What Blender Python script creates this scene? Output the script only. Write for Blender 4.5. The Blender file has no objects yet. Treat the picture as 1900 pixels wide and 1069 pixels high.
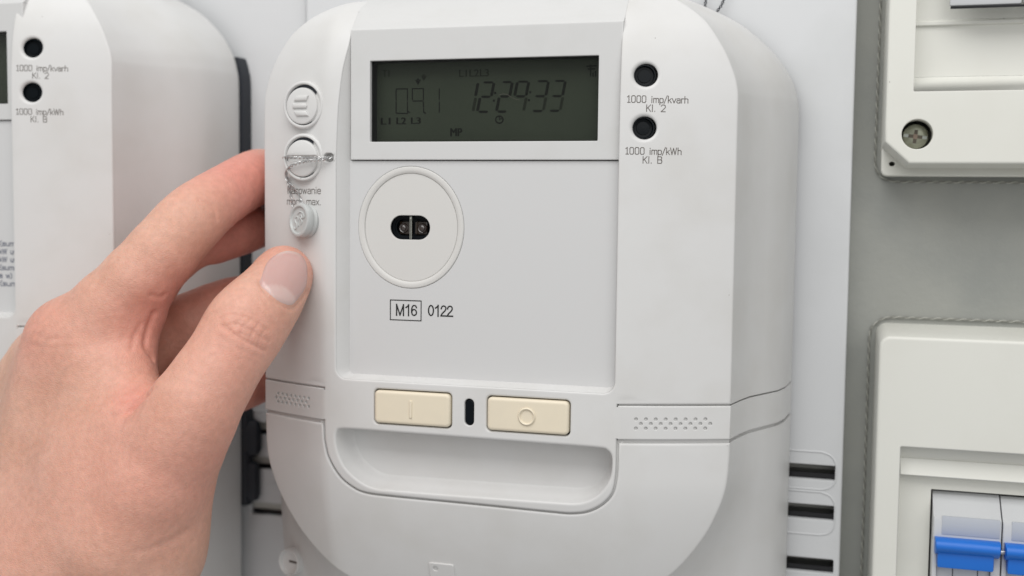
import bpy, bmesh, math, random
import numpy as np
from mathutils import Matrix, Vector
from mathutils.geometry import delaunay_2d_cdt

random.seed(7)
SC = bpy.context.scene
COL = SC.collection
S = 0.001                      # everything below is written in millimetres

# ------------------------------------------------------------------ camera
YAW, PIT, ROL, FPX = math.radians(16.2809), math.radians(4.08998), math.radians(.62515), 2185.2
cy_, sy_ = math.cos(YAW), math.sin(YAW)
cp_, sp_ = math.cos(PIT), math.sin(PIT)
cr_, sr_ = math.cos(ROL), math.sin(ROL)
c_f = np.array([-sy_ * cp_, cy_ * cp_, -sp_])
_r0 = np.array([cy_, sy_, 0.0])
_u0 = np.cross(_r0, c_f)
c_r = cr_ * _r0 + sr_ * _u0
c_u = -sr_ * _r0 + cr_ * _u0
C_POS = np.array([0.0, -400.0, 0.0])
cam_d = bpy.data.cameras.new('camera')
cam = bpy.data.objects.new('camera', cam_d)
COL.objects.link(cam)
cam_d.sensor_width = 36.0
cam_d.lens = FPX / 1900 * 36.0
cam_d.clip_start = 0.01
cam_d.clip_end = 50
cam.matrix_world = Matrix(((c_r[0], c_u[0], -c_f[0], C_POS[0] * S), (c_r[1], c_u[1], -c_f[1], C_POS[1] * S),
                           (c_r[2], c_u[2], -c_f[2], C_POS[2] * S), (0, 0, 0, 1)))
cam_d.dof.use_dof = True
cam_d.dof.focus_distance = 0.412
cam_d.dof.aperture_fstop = 8.0
SC.camera = cam

# ------------------------------------------------------------------ world + lamps
world = bpy.data.worlds.new('World')
SC.world = world
world.use_nodes = True
bg = world.node_tree.nodes['Background']
bg.inputs[0].default_value = (1.0, 1.0, 0.995, 1)
bg.inputs[1].default_value = 0.45
SC.view_settings.view_transform = 'Standard'
SC.view_settings.look = 'None'
SC.view_settings.exposure = 0.0


def lamp(name, loc, aim, size, size_y, power, col):
    d = bpy.data.lights.new(name, 'AREA')
    d.shape = 'RECTANGLE'
    d.size, d.size_y, d.energy, d.color = size, size_y, power, col
    o = bpy.data.objects.new(name, d)
    COL.objects.link(o)
    o.location = loc
    o.rotation_euler = (Vector(aim) - Vector(loc)).to_track_quat('-Z', 'Y').to_euler()
    return o


lamp('ceiling_lamp', (-0.18, -0.58, 0.80), (-0.13, 0.02, 0.0), 1.1, 0.6, 8.6, (1.0, 0.992, 0.98))
lamp('room_lamp', (0.45, -1.0, 0.42), (-0.10, 0, 0), 0.9, 0.7, 3.3, (1.0, 0.992, 0.98))


def at(px, py, y):
    """point on the plane y (mm) seen at a pixel of the 1900 px wide photograph"""
    d = c_f + c_r * (px - 950) / FPX - c_u * (py - 534.5) / FPX
    t = (y - C_POS[1]) / d[1]
    return C_POS + t * d


# ------------------------------------------------------------------ materials
def mat(name, col, rough=.5, metal=0., bump=None, var=None, spec=.5, sss=None, coat=0):
    m = bpy.data.materials.new(name)
    m.use_nodes = True
    nt = m.node_tree
    b = nt.nodes['Principled BSDF']
    b.inputs['Base Color'].default_value = (*col, 1)
    b.inputs['Roughness'].default_value = rough
    b.inputs['Metallic'].default_value = metal
    b.inputs['Specular IOR Level'].default_value = spec
    if coat:
        b.inputs['Coat Weight'].default_value = coat
        b.inputs['Coat Roughness'].default_value = .05
    if sss:
        b.inputs['Subsurface Weight'].default_value = sss[0]
        b.inputs['Subsurface Radius'].default_value = sss[1]
        b.inputs['Subsurface Scale'].default_value = sss[2]
    tc = nt.nodes.new('ShaderNodeTexCoord')
    if bump:
        prev = None
        for scale, strength, dist in bump:
            n = nt.nodes.new('ShaderNodeTexNoise')
            n.inputs['Scale'].default_value = scale
            n.inputs['Detail'].default_value = 3
            nt.links.new(tc.outputs['Object'], n.inputs['Vector'])
            bp = nt.nodes.new('ShaderNodeBump')
            bp.inputs['Strength'].default_value = strength
            bp.inputs['Distance'].default_value = dist
            nt.links.new(n.outputs['Fac'], bp.inputs['Height'])
            if prev:
                nt.links.new(prev.outputs['Normal'], bp.inputs['Normal'])
            prev = bp
        nt.links.new(prev.outputs['Normal'], b.inputs['Normal'])
    if var:
        col2, scale, lo, hi = var
        n = nt.nodes.new('ShaderNodeTexNoise')
        n.inputs['Scale'].default_value = scale
        n.inputs['Detail'].default_value = 5
        nt.links.new(tc.outputs['Object'], n.inputs['Vector'])
        rp = nt.nodes.new('ShaderNodeValToRGB')
        rp.color_ramp.elements[0].position = lo
        rp.color_ramp.elements[1].position = hi
        rp.color_ramp.elements[0].color = (*col, 1)
        rp.color_ramp.elements[1].color = (*col2, 1)
        nt.links.new(n.outputs['Fac'], rp.inputs['Fac'])
        nt.links.new(rp.outputs['Color'], b.inputs['Base Color'])
    return m


def specks(m, cell=55., size=.012, col=(.16, .13, .11)):
    nt = m.node_tree
    N, L = nt.nodes.new, nt.links.new
    b = nt.nodes['Principled BSDF']
    tc = N('ShaderNodeTexCoord')
    vo = N('ShaderNodeTexVoronoi')
    vo.inputs['Scale'].default_value = cell
    L(tc.outputs['Object'], vo.inputs['Vector'])
    lt = N('ShaderNodeMath')
    lt.operation = 'LESS_THAN'
    lt.inputs[1].default_value = size
    L(vo.outputs['Distance'], lt.inputs[0])
    sm = N('ShaderNodeMath')
    sm.operation = 'MULTIPLY'
    sm.inputs[1].default_value = .7
    L(lt.outputs[0], sm.inputs[0])
    mx = N('ShaderNodeMix')
    mx.data_type = 'RGBA'
    L(sm.outputs[0], mx.inputs[0])
    src = b.inputs['Base Color'].links[0].from_socket
    L(src, mx.inputs[6])
    mx.inputs[7].default_value = (*col, 1)
    L(mx.outputs[2], b.inputs['Base Color'])
    n = N('ShaderNodeTexNoise')
    n.inputs['Scale'].default_value = 38
    n.inputs['Detail'].default_value = 6
    L(tc.outputs['Object'], n.inputs['Vector'])
    r = N('ShaderNodeMapRange')
    r.inputs['To Min'].default_value, r.inputs['To Max'].default_value = b.inputs['Roughness'].default_value - .08, b.inputs['Roughness'].default_value + .12
    L(n.outputs['Fac'], r.inputs['Value'])
    L(r.outputs[0], b.inputs['Roughness'])


M = {}
M['shell'] = mat('white_plastic', (.645, .642, .635), .42, bump=[(2600, .10, .0002), (60, .05, .002)], var=((.605, .597, .58), 45, .45, .8), spec=.4)
M['bezel'] = mat('bezel_plastic', (.60, .60, .595), .38, bump=[(3000, .05, .0001)], var=((.575, .575, .565), 70, .5, .8), spec=.35)
M['plate'] = mat('label_plastic', (.595, .595, .595), .45, spec=.3)
M['ring'] = mat('port_plastic', (.62, .61, .59), .5, spec=.35)
M['cream'] = mat('cream_plastic', (.76, .68, .535), .42, bump=[(2200, .06, .0001)], var=((.73, .655, .52), 90, .45, .75), spec=.4)
M['black'] = mat('black_plastic', (.008, .008, .01), .28)
M['blackgloss'] = mat('black_gloss', (.004, .006, .008), .22, spec=.12)
M['rubber'] = mat('dark_rubber', (.018, .022, .03), .6)
M['lcd'] = mat('lcd_panel', (.036, .044, .030), .4, var=((.031, .038, .026), 60, .3, .8), spec=.3)
M['lcd_on'] = mat('lcd_ink', (.006, .007, .005), .4, spec=.2)
M['lcd_dim'] = mat('lcd_ink_faint', (.015, .018, .012), .4, spec=.2)
M['ink'] = mat('printed_ink', (.11, .095, .085), .6, spec=.2)
M['inkblack'] = mat('printed_ink_black', (.012, .012, .012), .6, spec=.2)
M['inkblue'] = mat('printed_ink_blue', (.20, .21, .25), .6, spec=.2)
M['steel'] = mat('wire_steel', (.50, .50, .50), .36, .9)
M['board'] = mat('board_plastic', (.62, .63, .64), .5, bump=[(900, .05, .0002)], var=((.56, .57, .575), 22, .5, .85), spec=.4)
M['sealgrey'] = mat('seal_plastic', (.50, .515, .51), .4, bump=[(700, .08, .0003)], var=((.43, .44, .43), 160, .45, .7), spec=.45)
M['wall'] = mat('grey_paint', (.325, .33, .305), .55, bump=[(420, .22, .0006), (90, .1, .002)], var=((.265, .275, .26), 30, .4, .75), spec=.4)
M['box'] = mat('ivory_plastic', (.70, .70, .65), .42, bump=[(1500, .04, .0001)], var=((.67, .665, .61), 25, .45, .8), spec=.4)
M['breaker'] = mat('breaker_plastic', (.56, .57, .58), .5, spec=.35)
M['breakerface'] = mat('breaker_face', (.46, .485, .53), .5, spec=.35)
M['blue'] = mat('blue_plastic', (.010, .150, .60), .42, bump=[(1800, .08, .0002)], spec=.45)
M['zinc'] = mat('zinc_screw', (.29, .30, .235), .36, .6, bump=[(900, .1, .0002)], var=((.22, .22, .16), 350, .4, .7))
M['trim'] = mat('trim_strand', (.46, .46, .415), .6)
M['trimdark'] = mat('trim_strand_dark', (.235, .235, .21), .7)
M['amber'] = mat('amber_sensor', (.022, .013, .007), .15, coat=.5)
M['lensglass'] = mat('sensor_lens', (.035, .024, .02), .06, coat=1.0)
M['cavity'] = mat('cavity_grey', (.6, .6, .56), .7)
M['divider'] = mat('clear_divider', (.30, .31, .28), .2)


for k_, c_, z_ in (('shell', 60, .014), ('box', 70, .016), ('board', 60, .018), ('bezel', 80, .014)):
    specks(M[k_], c_, z_)


def glass_mat():
    m = bpy.data.materials.new('window_glass')
    m.use_nodes = True
    nt = m.node_tree
    nt.nodes.clear()
    out = nt.nodes.new('ShaderNodeOutputMaterial')
    tr = nt.nodes.new('ShaderNodeBsdfTransparent')
    tr.inputs[0].default_value = (.93, .94, .93, 1)
    gl = nt.nodes.new('ShaderNodeBsdfGlossy')
    gl.inputs['Roughness'].default_value = 0.0
    lw = nt.nodes.new('ShaderNodeLayerWeight')
    lw.inputs[0].default_value = .3
    fr = nt.nodes.new('ShaderNodeMapRange')
    fr.inputs['To Min'].default_value = .005
    fr.inputs['To Max'].default_value = .12
    nt.links.new(lw.outputs['Facing'], fr.inputs['Value'])
    mx = nt.nodes.new('ShaderNodeMixShader')
    nt.links.new(fr.outputs[0], mx.inputs[0])
    nt.links.new(tr.outputs[0], mx.inputs[1])
    nt.links.new(gl.outputs[0], mx.inputs[2])
    nt.links.new(mx.outputs[0], out.inputs[0])
    return m


M['glass'] = glass_mat()


# ------------------------------------------------------------------ object helpers
def link(name, me, parent=None, m=None):
    o = bpy.data.objects.new(name, me)
    COL.objects.link(o)
    if m is not None:
        me.materials.append(m)
    if parent is not None:
        o.parent = parent
    return o


def sharpen(bm, deg):
    a = math.radians(deg)
    for f in bm.faces:
        f.smooth = True
    for e in bm.edges:
        if len(e.link_faces) == 2:
            e.smooth = e.calc_face_angle(0) < a


def finish(name, bm, m, parent=None, deg=35, recalc=True):
    bmesh.ops.remove_doubles(bm, verts=bm.verts, dist=1e-7)
    if recalc:
        bmesh.ops.recalc_face_normals(bm, faces=bm.faces)
    bm.normal_update()
    sharpen(bm, deg)
    me = bpy.data.meshes.new(name)
    bm.to_mesh(me)
    bm.free()
    return link(name, me, parent, m)


def thing(name, label, cat, loc=(0, 0, 0), group=None):
    o = bpy.data.objects.new(name, None)
    o.empty_display_size = .01
    COL.objects.link(o)
    o.location = [v * S for v in loc]
    tag(o, label, cat, group)
    return o


def tag(o, label, cat, group=None):
    o['label'] = label
    o['category'] = cat
    if group:
        o['group'] = group
    return o


def V(bm, p):
    return bm.verts.new((p[0] * S, p[1] * S, p[2] * S))


def new_bm():
    return bmesh.new()


def add_grid(bm, P, close_u=False, close_v=False, flip=False):
    """P[i][j] points -> quads"""
    n, k = len(P), len(P[0])
    vs = [[V(bm, p) for p in row] for row in P]
    for i in range(n if close_u else n - 1):
        for j in range(k if close_v else k - 1):
            a, b = vs[i][j], vs[(i + 1) % n][j]
            c, d = vs[(i + 1) % n][(j + 1) % k], vs[i][(j + 1) % k]
            try:
                bm.faces.new((a, d, c, b) if flip else (a, b, c, d))
            except ValueError:
                pass
    return vs


def add_box(bm, x0, x1, y0, y1, z0, z1, bev=0., seg=2):
    b2 = bmesh.new()
    bmesh.ops.create_cube(b2, size=1)
    for v in b2.verts:
        v.co = Vector((((x0 + x1) / 2 + v.co.x * (x1 - x0)) * S, ((y0 + y1) / 2 + v.co.y * (y1 - y0)) * S,
                       ((z0 + z1) / 2 + v.co.z * (z1 - z0)) * S))
    if bev:
        bmesh.ops.bevel(b2, geom=list(b2.edges), offset=bev * S, segments=seg, profile=.5, affect='EDGES')
    me = bpy.data.meshes.new('tmp')
    b2.to_mesh(me)
    b2.free()
    bm.from_mesh(me)
    bpy.data.meshes.remove(me)


def add_tube(bm, pts, rad, n=6, caps=True):
    pts = [Vector(p) for p in pts]
    rows = []
    up = None
    for i, p in enumerate(pts):
        t = (pts[min(i + 1, len(pts) - 1)] - pts[max(i - 1, 0)]).normalized()
        if up is None:
            up = Vector((0, 0, 1)) if abs(t.z) < .9 else Vector((1, 0, 0))
        a = t.cross(up).normalized()
        up = a.cross(t).normalized()
        r = rad[i] if isinstance(rad, (list, tuple)) else rad
        rows.append([p + (a * math.cos(q) + up * math.sin(q)) * r for q in [2 * math.pi * k / n for k in range(n)]])
    vs = add_grid(bm, rows, close_v=True)
    if caps:
        for row in (vs[0], vs[-1]):
            try:
                bm.faces.new(row)
            except ValueError:
                pass


def catmull(pts, n=8, closed=False):
    pts = [np.array(p, float) for p in pts]
    out = []
    L = len(pts)
    for i in range(L if closed else L - 1):
        p1, p2 = pts[i], pts[(i + 1) % L]
        p0 = pts[i - 1] if (closed or i > 0) else 2 * p1 - p2
        p3 = pts[(i + 2) % L] if (closed or i + 2 < L) else 2 * p2 - p1
        for k in range(n):
            t = k / n
            out.append(.5 * (2 * p1 + (p2 - p0) * t + (2 * p0 - 5 * p1 + 4 * p2 - p3) * t * t + (3 * p1 - p0 - 3 * p2 + p3) * t ** 3))
    if not closed:
        out.append(pts[-1])
    return out


def add_twist(bm, pts, rstrand, rhelix, pitch, n=5, step=None, phases=(0, math.pi)):
    """two strands twisted round a path"""
    P = [np.array(p, float) for p in pts]
    step = step or pitch / 7
    d = [0.]
    for a, b in zip(P, P[1:]):
        d.append(d[-1] + np.linalg.norm(b - a))
    m = max(3, int(d[-1] / step))
    Q = [np.array([np.interp(d[-1] * i / m, d, [p[k] for p in P]) for k in range(3)]) for i in range(m + 1)]
    for ph in phases:
        out, up = [], np.array([.13, -.97, .2])
        for i, q in enumerate(Q):
            t = Q[min(i + 1, m)] - Q[max(i - 1, 0)]
            t = t / (np.linalg.norm(t) + 1e-9)
            a = np.cross(t, up)
            a /= np.linalg.norm(a) + 1e-9
            up = np.cross(a, t)
            w = ph + 2 * math.pi * (d[-1] * i / m) / pitch
            out.append(q + (a * math.cos(w) + up * math.sin(w)) * rhelix)
        add_tube(bm, out, rstrand, n)


def rrect(x0, x1, z0, z1, r, n=5):
    """rounded rectangle, counter-clockwise seen from the camera"""
    if not isinstance(r, (list, tuple)):
        r = (r,) * 4
    out = []
    for (cx, cz, a0, q) in ((x1 - r[0], z0 + r[0], -90, r[0]), (x1 - r[1], z1 - r[1], 0, r[1]),
                            (x0 + r[2], z1 - r[2], 90, r[2]), (x0 + r[3], z0 + r[3], 180, r[3])):
        for k in range(n + 1 if q > 0 else 1):
            a = math.radians(a0 + 90 * k / n)
            out.append((cx + q * math.cos(a), cz + q * math.sin(a)))
    return out


def circ(cx, cz, r, n=32, rz=None):
    rz = rz or r
    return [(cx + r * math.cos(2 * math.pi * k / n), cz + rz * math.sin(2 * math.pi * k / n)) for k in range(n)]


def offset(loop, d):
    """move a CCW loop inward by d (outward when negative)"""
    L = np.array(loop, float)
    a = L - np.roll(L, 1, 0)
    b = np.roll(L, -1, 0) - L
    a /= np.linalg.norm(a, axis=1)[:, None] + 1e-12
    b /= np.linalg.norm(b, axis=1)[:, None] + 1e-12
    na = np.stack([-a[:, 1], a[:, 0]], 1)
    nb = np.stack([-b[:, 1], b[:, 0]], 1)
    n = na + nb
    k = np.maximum((n * n).sum(1) / 2, .35)
    return L + n / k[:, None] * d


def inside(loop, pts):
    L = np.array(loop)
    x, z = pts[:, 0], pts[:, 1]
    r = np.zeros(len(pts), bool)
    j = len(L) - 1
    for i in range(len(L)):
        xi, zi = L[i]
        xj, zj = L[j]
        c = ((zi > z) != (zj > z)) & (x < (xj - xi) * (z - zi) / (zj - zi + 1e-15) + xi)
        r ^= c
        j = i
    return r


def near(loop, pts, d):
    L = np.array(loop)
    r = np.zeros(len(pts), bool)
    for a, b in zip(L, np.roll(L, -1, 0)):
        ab = b - a
        t = np.clip(((pts - a) @ ab) / (ab @ ab + 1e-12), 0, 1)
        q = pts - (a + t[:, None] * ab)
        r |= (q * q).sum(1) < d * d
    return r


def densify(loop, step):
    out = []
    for i, a in enumerate(loop):
        b = loop[(i + 1) % len(loop)]
        n = max(1, int(math.hypot(b[0] - a[0], b[1] - a[1]) / step))
        for k in range(n):
            out.append((a[0] + (b[0] - a[0]) * k / n, a[1] + (b[1] - a[1]) * k / n))
    return out


def add_sheet(bm, outer, holes, yf, r=.5, depth=3., hr=.4, hdepth=3., sp=2.0, eps=.35):
    """front skin y=yf(x,z) with rounded edges, walls and holes (all loops CCW, in mm)"""
    hs = []
    for h in holes:
        h = h if isinstance(h, dict) else dict(loop=h)
        hs.append((h['loop'], h.get('r', hr), h.get('depth', hdepth)))
    loops = [offset(outer, r + eps)] + [offset(l, -(q + eps)) for l, q, _ in hs]
    lo, hi = np.min(loops[0], 0), np.max(loops[0], 0)
    gx, gz = np.meshgrid(np.arange(lo[0] + sp * .5, hi[0], sp), np.arange(lo[1] + sp * .5, hi[1], sp))
    G = np.stack([gx.ravel(), gz.ravel()], 1)
    ok = inside(loops[0], G) & ~near(loops[0], G, sp * .45)
    for l in loops[1:]:
        ok &= ~inside(l, G) & ~near(l, G, sp * .45)
    G = G[ok]
    pts, edges = [], []
    for l in loops:
        s = len(pts)
        pts += [tuple(p) for p in l]
        edges += [(s + k, s + (k + 1) % len(l)) for k in range(len(l))]
    pts += [tuple(p) for p in G]
    ov, oe, of, vo, _, _ = delaunay_2d_cdt([Vector(p) for p in pts], edges, [], 0, 1e-5)
    O = np.array([tuple(v) for v in ov])
    F = np.array([f for f in of if len(f) == 3])
    cen = O[F].mean(1)
    ok = inside(loops[0], cen)
    for l in loops[1:]:
        ok &= ~inside(l, cen)
    vs = [V(bm, (p[0], yf(p[0], p[1]), p[1])) for p in O]
    for f in F[ok]:
        a, b, c = O[f]
        s = (b[0] - a[0]) * (c[1] - a[1]) - (b[1] - a[1]) * (c[0] - a[0])
        i, j, k = f if s > 0 else f[::-1]
        try:
            bm.faces.new((vs[i], vs[j], vs[k]))
        except ValueError:
            pass
    for idx, (l, q, dep) in enumerate([(outer, r, depth)] + hs):
        sg = 1 if idx == 0 else -1
        rows = [[(p[0], yf(p[0], p[1]), p[1]) for p in offset(l, sg * (q + eps))]]
        for a in (0, 30, 60, 90):
            a = math.radians(a)
            o_ = offset(l, sg * q * (1 - math.sin(a)))
            rows.append([(p[0], yf(p[0], p[1]) + q * (1 - math.cos(a)), p[1]) for p in o_])
        if dep:
            rows.append([(p[0], yf(p[0], p[1]) + dep, p[1]) for p in l])
        add_grid(bm, rows, close_v=True, flip=(idx != 0))
    return bm


def add_cap(bm, loop, y, r=.4, depth=2., dome=0):
    add_sheet(bm, loop, [], (lambda x, z: y), r=r, depth=depth, sp=60)


# ------------------------------------------------------------------ lettering
G_ = {  # stroke glyphs: (advance, [polylines]) on a cap height of 1
    '0': (.72, [[(.15, 0), (.45, 0), (.55, .15), (.55, .85), (.45, 1), (.15, 1), (.05, .85), (.05, .15), (.15, 0)]]),
    '1': (.6, [[(.08, .82), (.28, 1), (.28, 0)], [(.1, 0), (.46, 0)]]),
    '2': (.72, [[(.05, .82), (.15, 1), (.45, 1), (.55, .85), (.55, .6), (.05, 0), (.56, 0)]]),
    'K': (.68, [[(.06, 0), (.06, 1)], [(.55, 1), (.06, .4)], [(.22, .58), (.56, 0)]]),
    'l': (.3, [[(.1, 1), (.1, 0)]]),
    '.': (.3, [[(.1, 0), (.1, .06)]]),
    'B': (.72, [[(.06, 0), (.06, 1), (.45, 1), (.54, .88), (.54, .65), (.45, .53), (.06, .53)], [(.45, .53), (.57, .4), (.57, .13), (.47, 0), (.06, 0)]]),
    'i': (.28, [[(.1, 0), (.1, .64)], [(.1, .85), (.1, .92)]]),
    'm': (.86, [[(.06, 0), (.06, .64)], [(.06, .55), (.15, .64), (.32, .64), (.4, .55), (.4, 0)], [(.4, .55), (.49, .64), (.66, .64), (.74, .55), (.74, 0)]]),
    'p': (.62, [[(.06, -.3), (.06, .64)], [(.06, .52), (.17, .64), (.4, .64), (.5, .52), (.5, .12), (.4, 0), (.17, 0), (.06, .12)]]),
    '/': (.52, [[(0, -.12), (.42, 1.05)]]),
    'k': (.58, [[(.06, 0), (.06, 1)], [(.46, .64), (.06, .27)], [(.2, .4), (.48, 0)]]),
    'v': (.6, [[(.02, .64), (.27, 0), (.52, .64)]]),
    'a': (.62, [[(.07, .56), (.16, .64), (.4, .64), (.49, .54), (.49, 0)], [(.49, .37), (.16, .37), (.05, .28), (.05, .1), (.15, 0), (.36, 0), (.49, .12)]]),
    'r': (.44, [[(.06, 0), (.06, .64)], [(.06, .5), (.18, .64), (.36, .64)]]),
    'h': (.62, [[(.06, 0), (.06, 1)], [(.06, .52), (.17, .64), (.39, .64), (.49, .54), (.49, 0)]]),
    'W': (.98, [[(.02, 1), (.22, 0), (.43, .95), (.64, 0), (.84, 1)]]),
    's': (.56, [[(.44, .56), (.36, .64), (.14, .64), (.06, .55), (.06, .44), (.14, .36), (.36, .3), (.44, .22), (.44, .09), (.36, 0), (.13, 0), (.04, .08)]]),
    'o': (.62, [[(.16, 0), (.39, 0), (.5, .12), (.5, .52), (.39, .64), (.16, .64), (.05, .52), (.05, .12), (.16, 0)]]),
    'w': (.78, [[(.02, .64), (.18, 0), (.34, .6), (.5, 0), (.66, .64)]]),
    'n': (.62, [[(.06, 0), (.06, .64)], [(.06, .52), (.17, .64), (.39, .64), (.49, .54), (.49, 0)]]),
    'e': (.62, [[(.06, .34), (.5, .34), (.5, .52), (.39, .64), (.16, .64), (.05, .52), (.05, .12), (.16, 0), (.4, 0), (.49, .08)]]),
    'c': (.58, [[(.47, .54), (.38, .64), (.16, .64), (.05, .52), (.05, .12), (.16, 0), (.38, 0), (.47, .1)]]),
    'y': (.58, [[(.02, .64), (.25, .02)], [(.48, .64), (.25, .02), (.14, -.27), (.02, -.27)]]),
    'x': (.56, [[(.03, .64), (.46, 0)], [(.46, .64), (.03, 0)]]),
    '(': (.36, [[(.26, 1.05), (.1, .8), (.06, .5), (.1, .1), (.26, -.15)]]),
    ')': (.36, [[(.06, 1.05), (.22, .8), (.26, .5), (.22, .1), (.06, -.15)]]),
    'u': (.62, [[(.06, .64), (.06, .1), (.15, 0), (.38, 0), (.49, .12)], [(.49, .64), (.49, 0)]]),
    ' ': (.55, []),
}


def add_ribbon(bm, pts, w, f):
    """flat stroke of width w along 2-D pts, laid on f(x,z)->y"""
    P = [np.array(p, float) for p in pts]
    out = []
    for i, p in enumerate(P):
        a = P[min(i + 1, len(P) - 1)] - P[max(i - 1, 0)]
        a /= np.linalg.norm(a) + 1e-9
        if i in (0, len(P) - 1):
            p = p + a * w * .5 * (1 if i else -1)
        n = np.array([-a[1], a[0]]) * w / 2
        out.append([(q[0], f(q[0], q[1]), q[1]) for q in (p - n, p + n)])
    add_grid(bm, out)


def stroke_text(bm, s, x0, z0, width, h, w, f):
    adv = sum(G_[c][0] for c in s)
    k = width / adv
    x = x0
    for c in s:
        for pl in G_[c][1]:
            q = [(x + p[0] * k, z0 + p[1] * h) for p in pl]
            for i in range(len(q) - 1):
                add_ribbon(bm, q[i:i + 2], w, lambda a, b, e=.006 * (i % 3): f(a, b) - e)
        x += G_[c][0] * k
    return bm


A_ = {
    '0': (.57, [[(.28 + .22 * math.cos(q), .5 + .455 * math.sin(q)) for q in np.linspace(0, 2 * math.pi, 25)]]),
    '1': (.57, [[(.12, .74), (.26, .84), (.36, .97)], [(.35, .99), (.35, 0)]]),
    '2': (.57, [[(.07, .70), (.10, .84), (.19, .93), (.29, .955), (.40, .92), (.48, .82), (.48, .68), (.42, .55), (.30, .41), (.16, .27), (.08, .14), (.06, .05)], [(.04, .05), (.52, .05)]]),
    '6': (.57, [[(.49, .76), (.45, .87), (.38, .94), (.29, .955), (.18, .91), (.10, .78), (.06, .55), (.06, .35), (.10, .16), (.18, .07), (.28, .04), (.39, .08), (.48, .19), (.50, .31), (.46, .46), (.38, .55), (.28, .58), (.18, .55), (.10, .46), (.07, .35)]]),
    'M': (.83, [[(.1, 0), (.1, .99)], [(.1, .97), (.41, .03)], [(.41, .03), (.72, .97)], [(.72, .99), (.72, 0)]])}


def plain_text(name, s, x0, z0, width, h, w, y, m, parent):
    bm = bmesh.new()
    k = width / sum(A_[c][0] for c in s)
    x, i = x0, 0
    for c in s:
        for pl in A_[c][1]:
            i += 1
            add_ribbon(bm, [(x + p[0] * k, z0 + p[1] * h) for p in pl], w, lambda a, b, e=.008 * (i % 3): y - e)
        x += A_[c][0] * k
    return finish(name, bm, m, parent, 30)


def font_text(name, s, x0, z0, width, h, y, m, parent, bold=0.):
    cu = bpy.data.curves.new('tmp', 'FONT')
    cu.body = s
    cu.resolution_u = 3
    ob = bpy.data.objects.new('tmp', cu)
    COL.objects.link(ob)
    dg = bpy.context.evaluated_depsgraph_get()
    me = bpy.data.meshes.new_from_object(ob.evaluated_get(dg))
    bpy.data.objects.remove(ob)
    bpy.data.curves.remove(cu)
    co = np.array([v.co[:] for v in me.vertices])
    lo, hi = co.min(0), co.max(0)
    for v in me.vertices:
        v.co = Vector(((x0 + (v.co.x - lo[0]) / (hi[0] - lo[0]) * width) * S, y * S, (z0 + (v.co.y - lo[1]) / (hi[1] - lo[1]) * h) * S))
    if bold:
        bm = bmesh.new()
        for k, dx in enumerate((-bold, 0, bold)):
            m2 = me.copy()
            m2.transform(Matrix.Translation((dx * S, -.006 * k * S, 0)))
            bm.from_mesh(m2)
            bpy.data.meshes.remove(m2)
        bm.to_mesh(me)
        bm.free()
    me.name = name
    return link(name, me, parent, m)


# ------------------------------------------------------------------ the electricity meter
CX = -130.0
XL, XR = CX - 57.3, CX + 52.6          # creases between the flat middle and the sloping wings


VZ = np.array([20, 30, 40, 48, 56, 62, 66, 70, 73, 75.5, 77.5, 79, 82.])
VY = np.array([0, .12, .6, 1.5, 3.3, 5.6, 8.2, 12.2, 17, 22.5, 28.5, 34, 50])
_m = np.gradient(VY, VZ)
_m[0] = 0


def vert(z):
    if z > VZ[0]:
        k = min(max(int(np.searchsorted(VZ, z)) - 1, 0), len(VZ) - 2)
        h = VZ[k + 1] - VZ[k]
        t = min((z - VZ[k]) / h, 1)
        return float((2 * t ** 3 - 3 * t * t + 1) * VY[k] + (t ** 3 - 2 * t * t + t) * h * _m[k] + (3 * t * t - 2 * t ** 3) * VY[k + 1] + (t ** 3 - t * t) * h * _m[k + 1])
    if z < -96:
        return ((-96 - z) / 55) ** 1.6 * 15.0
    return 0.


def wing(x):
    d, w = (XL - x, 32.7) if x < CX else (x - XR, 37.4)
    k = .8
    s = (d + math.sqrt(d * d + k * k)) / 2 - k * k / (4 * max(1, abs(d)) + 4) * .0
    s = max(0, s - .05)
    return 13.5 * (.82 * s / w + .18 * (s / w) ** 2)


def yf(x, z):
    return -5.0 + wing(x) + vert(z)


def frame_at(x, z, h=0.):
    e = .2
    dx = (yf(x + e, z) - yf(x - e, z)) / (2 * e)
    dz = (yf(x, z + e) - yf(x, z - e)) / (2 * e)
    n = Vector((dx, -1, dz)).normalized()
    u = Vector((1, dx, 0)).normalized()
    v = n.cross(u) * -1
    if v.z < 0:
        v = -v
    return Vector((x, yf(x, z), z)) + n * h, n, u, v


def add_lathe(bm, fr, prof, n=40, cap=True, sx=1.):
    c, nn, u, v = fr
    rows = [[c + (u * math.cos(q) * sx + v * math.sin(q)) * r + nn * h for q in [2 * math.pi * k / n for k in range(n)]] for r, h in prof]
    vs = add_grid(bm, rows, close_v=True)
    if cap:
        bm.faces.new(vs[-1])


# matched anchors of the front outline and of the back outline, right half, from the top down: (dx, z)
ANC = [((0, 77.5), (0, 82)), ((40, 77.5), (45, 82)), ((55, 76), (60, 80)), ((65, 72.8), (70, 77)), ((77, 64.3), (86, 69)),
       ((84.2, 54.4), (97, 59.5)), ((87.7, 47), (103.5, 50)), ((89.6, 40.6), (106, 43)), ((90, 33), (107, 34)), ((90, 0), (107, 0)),
       ((90, -40), (107, -40)), ((90, -68.35), (107, -68.35)), ((90, -68.95), (107, -68.95)), ((90, -80.6), (107, -80.6)), ((90, -82), (107, -82)),
       ((89.9, -88), (107, -89)), ((89, -98), (107, -101)), ((86.2, -107), (107, -115)), ((81.5, -116.5), (107, -132)), ((73, -128), (107, -158)),
       ((61, -138.5), (107, -185)), ((45, -147), (104, -212)), ((20, -152), (70, -226)), ((0, -153), (0, -228))]
NSUB = 5
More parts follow.
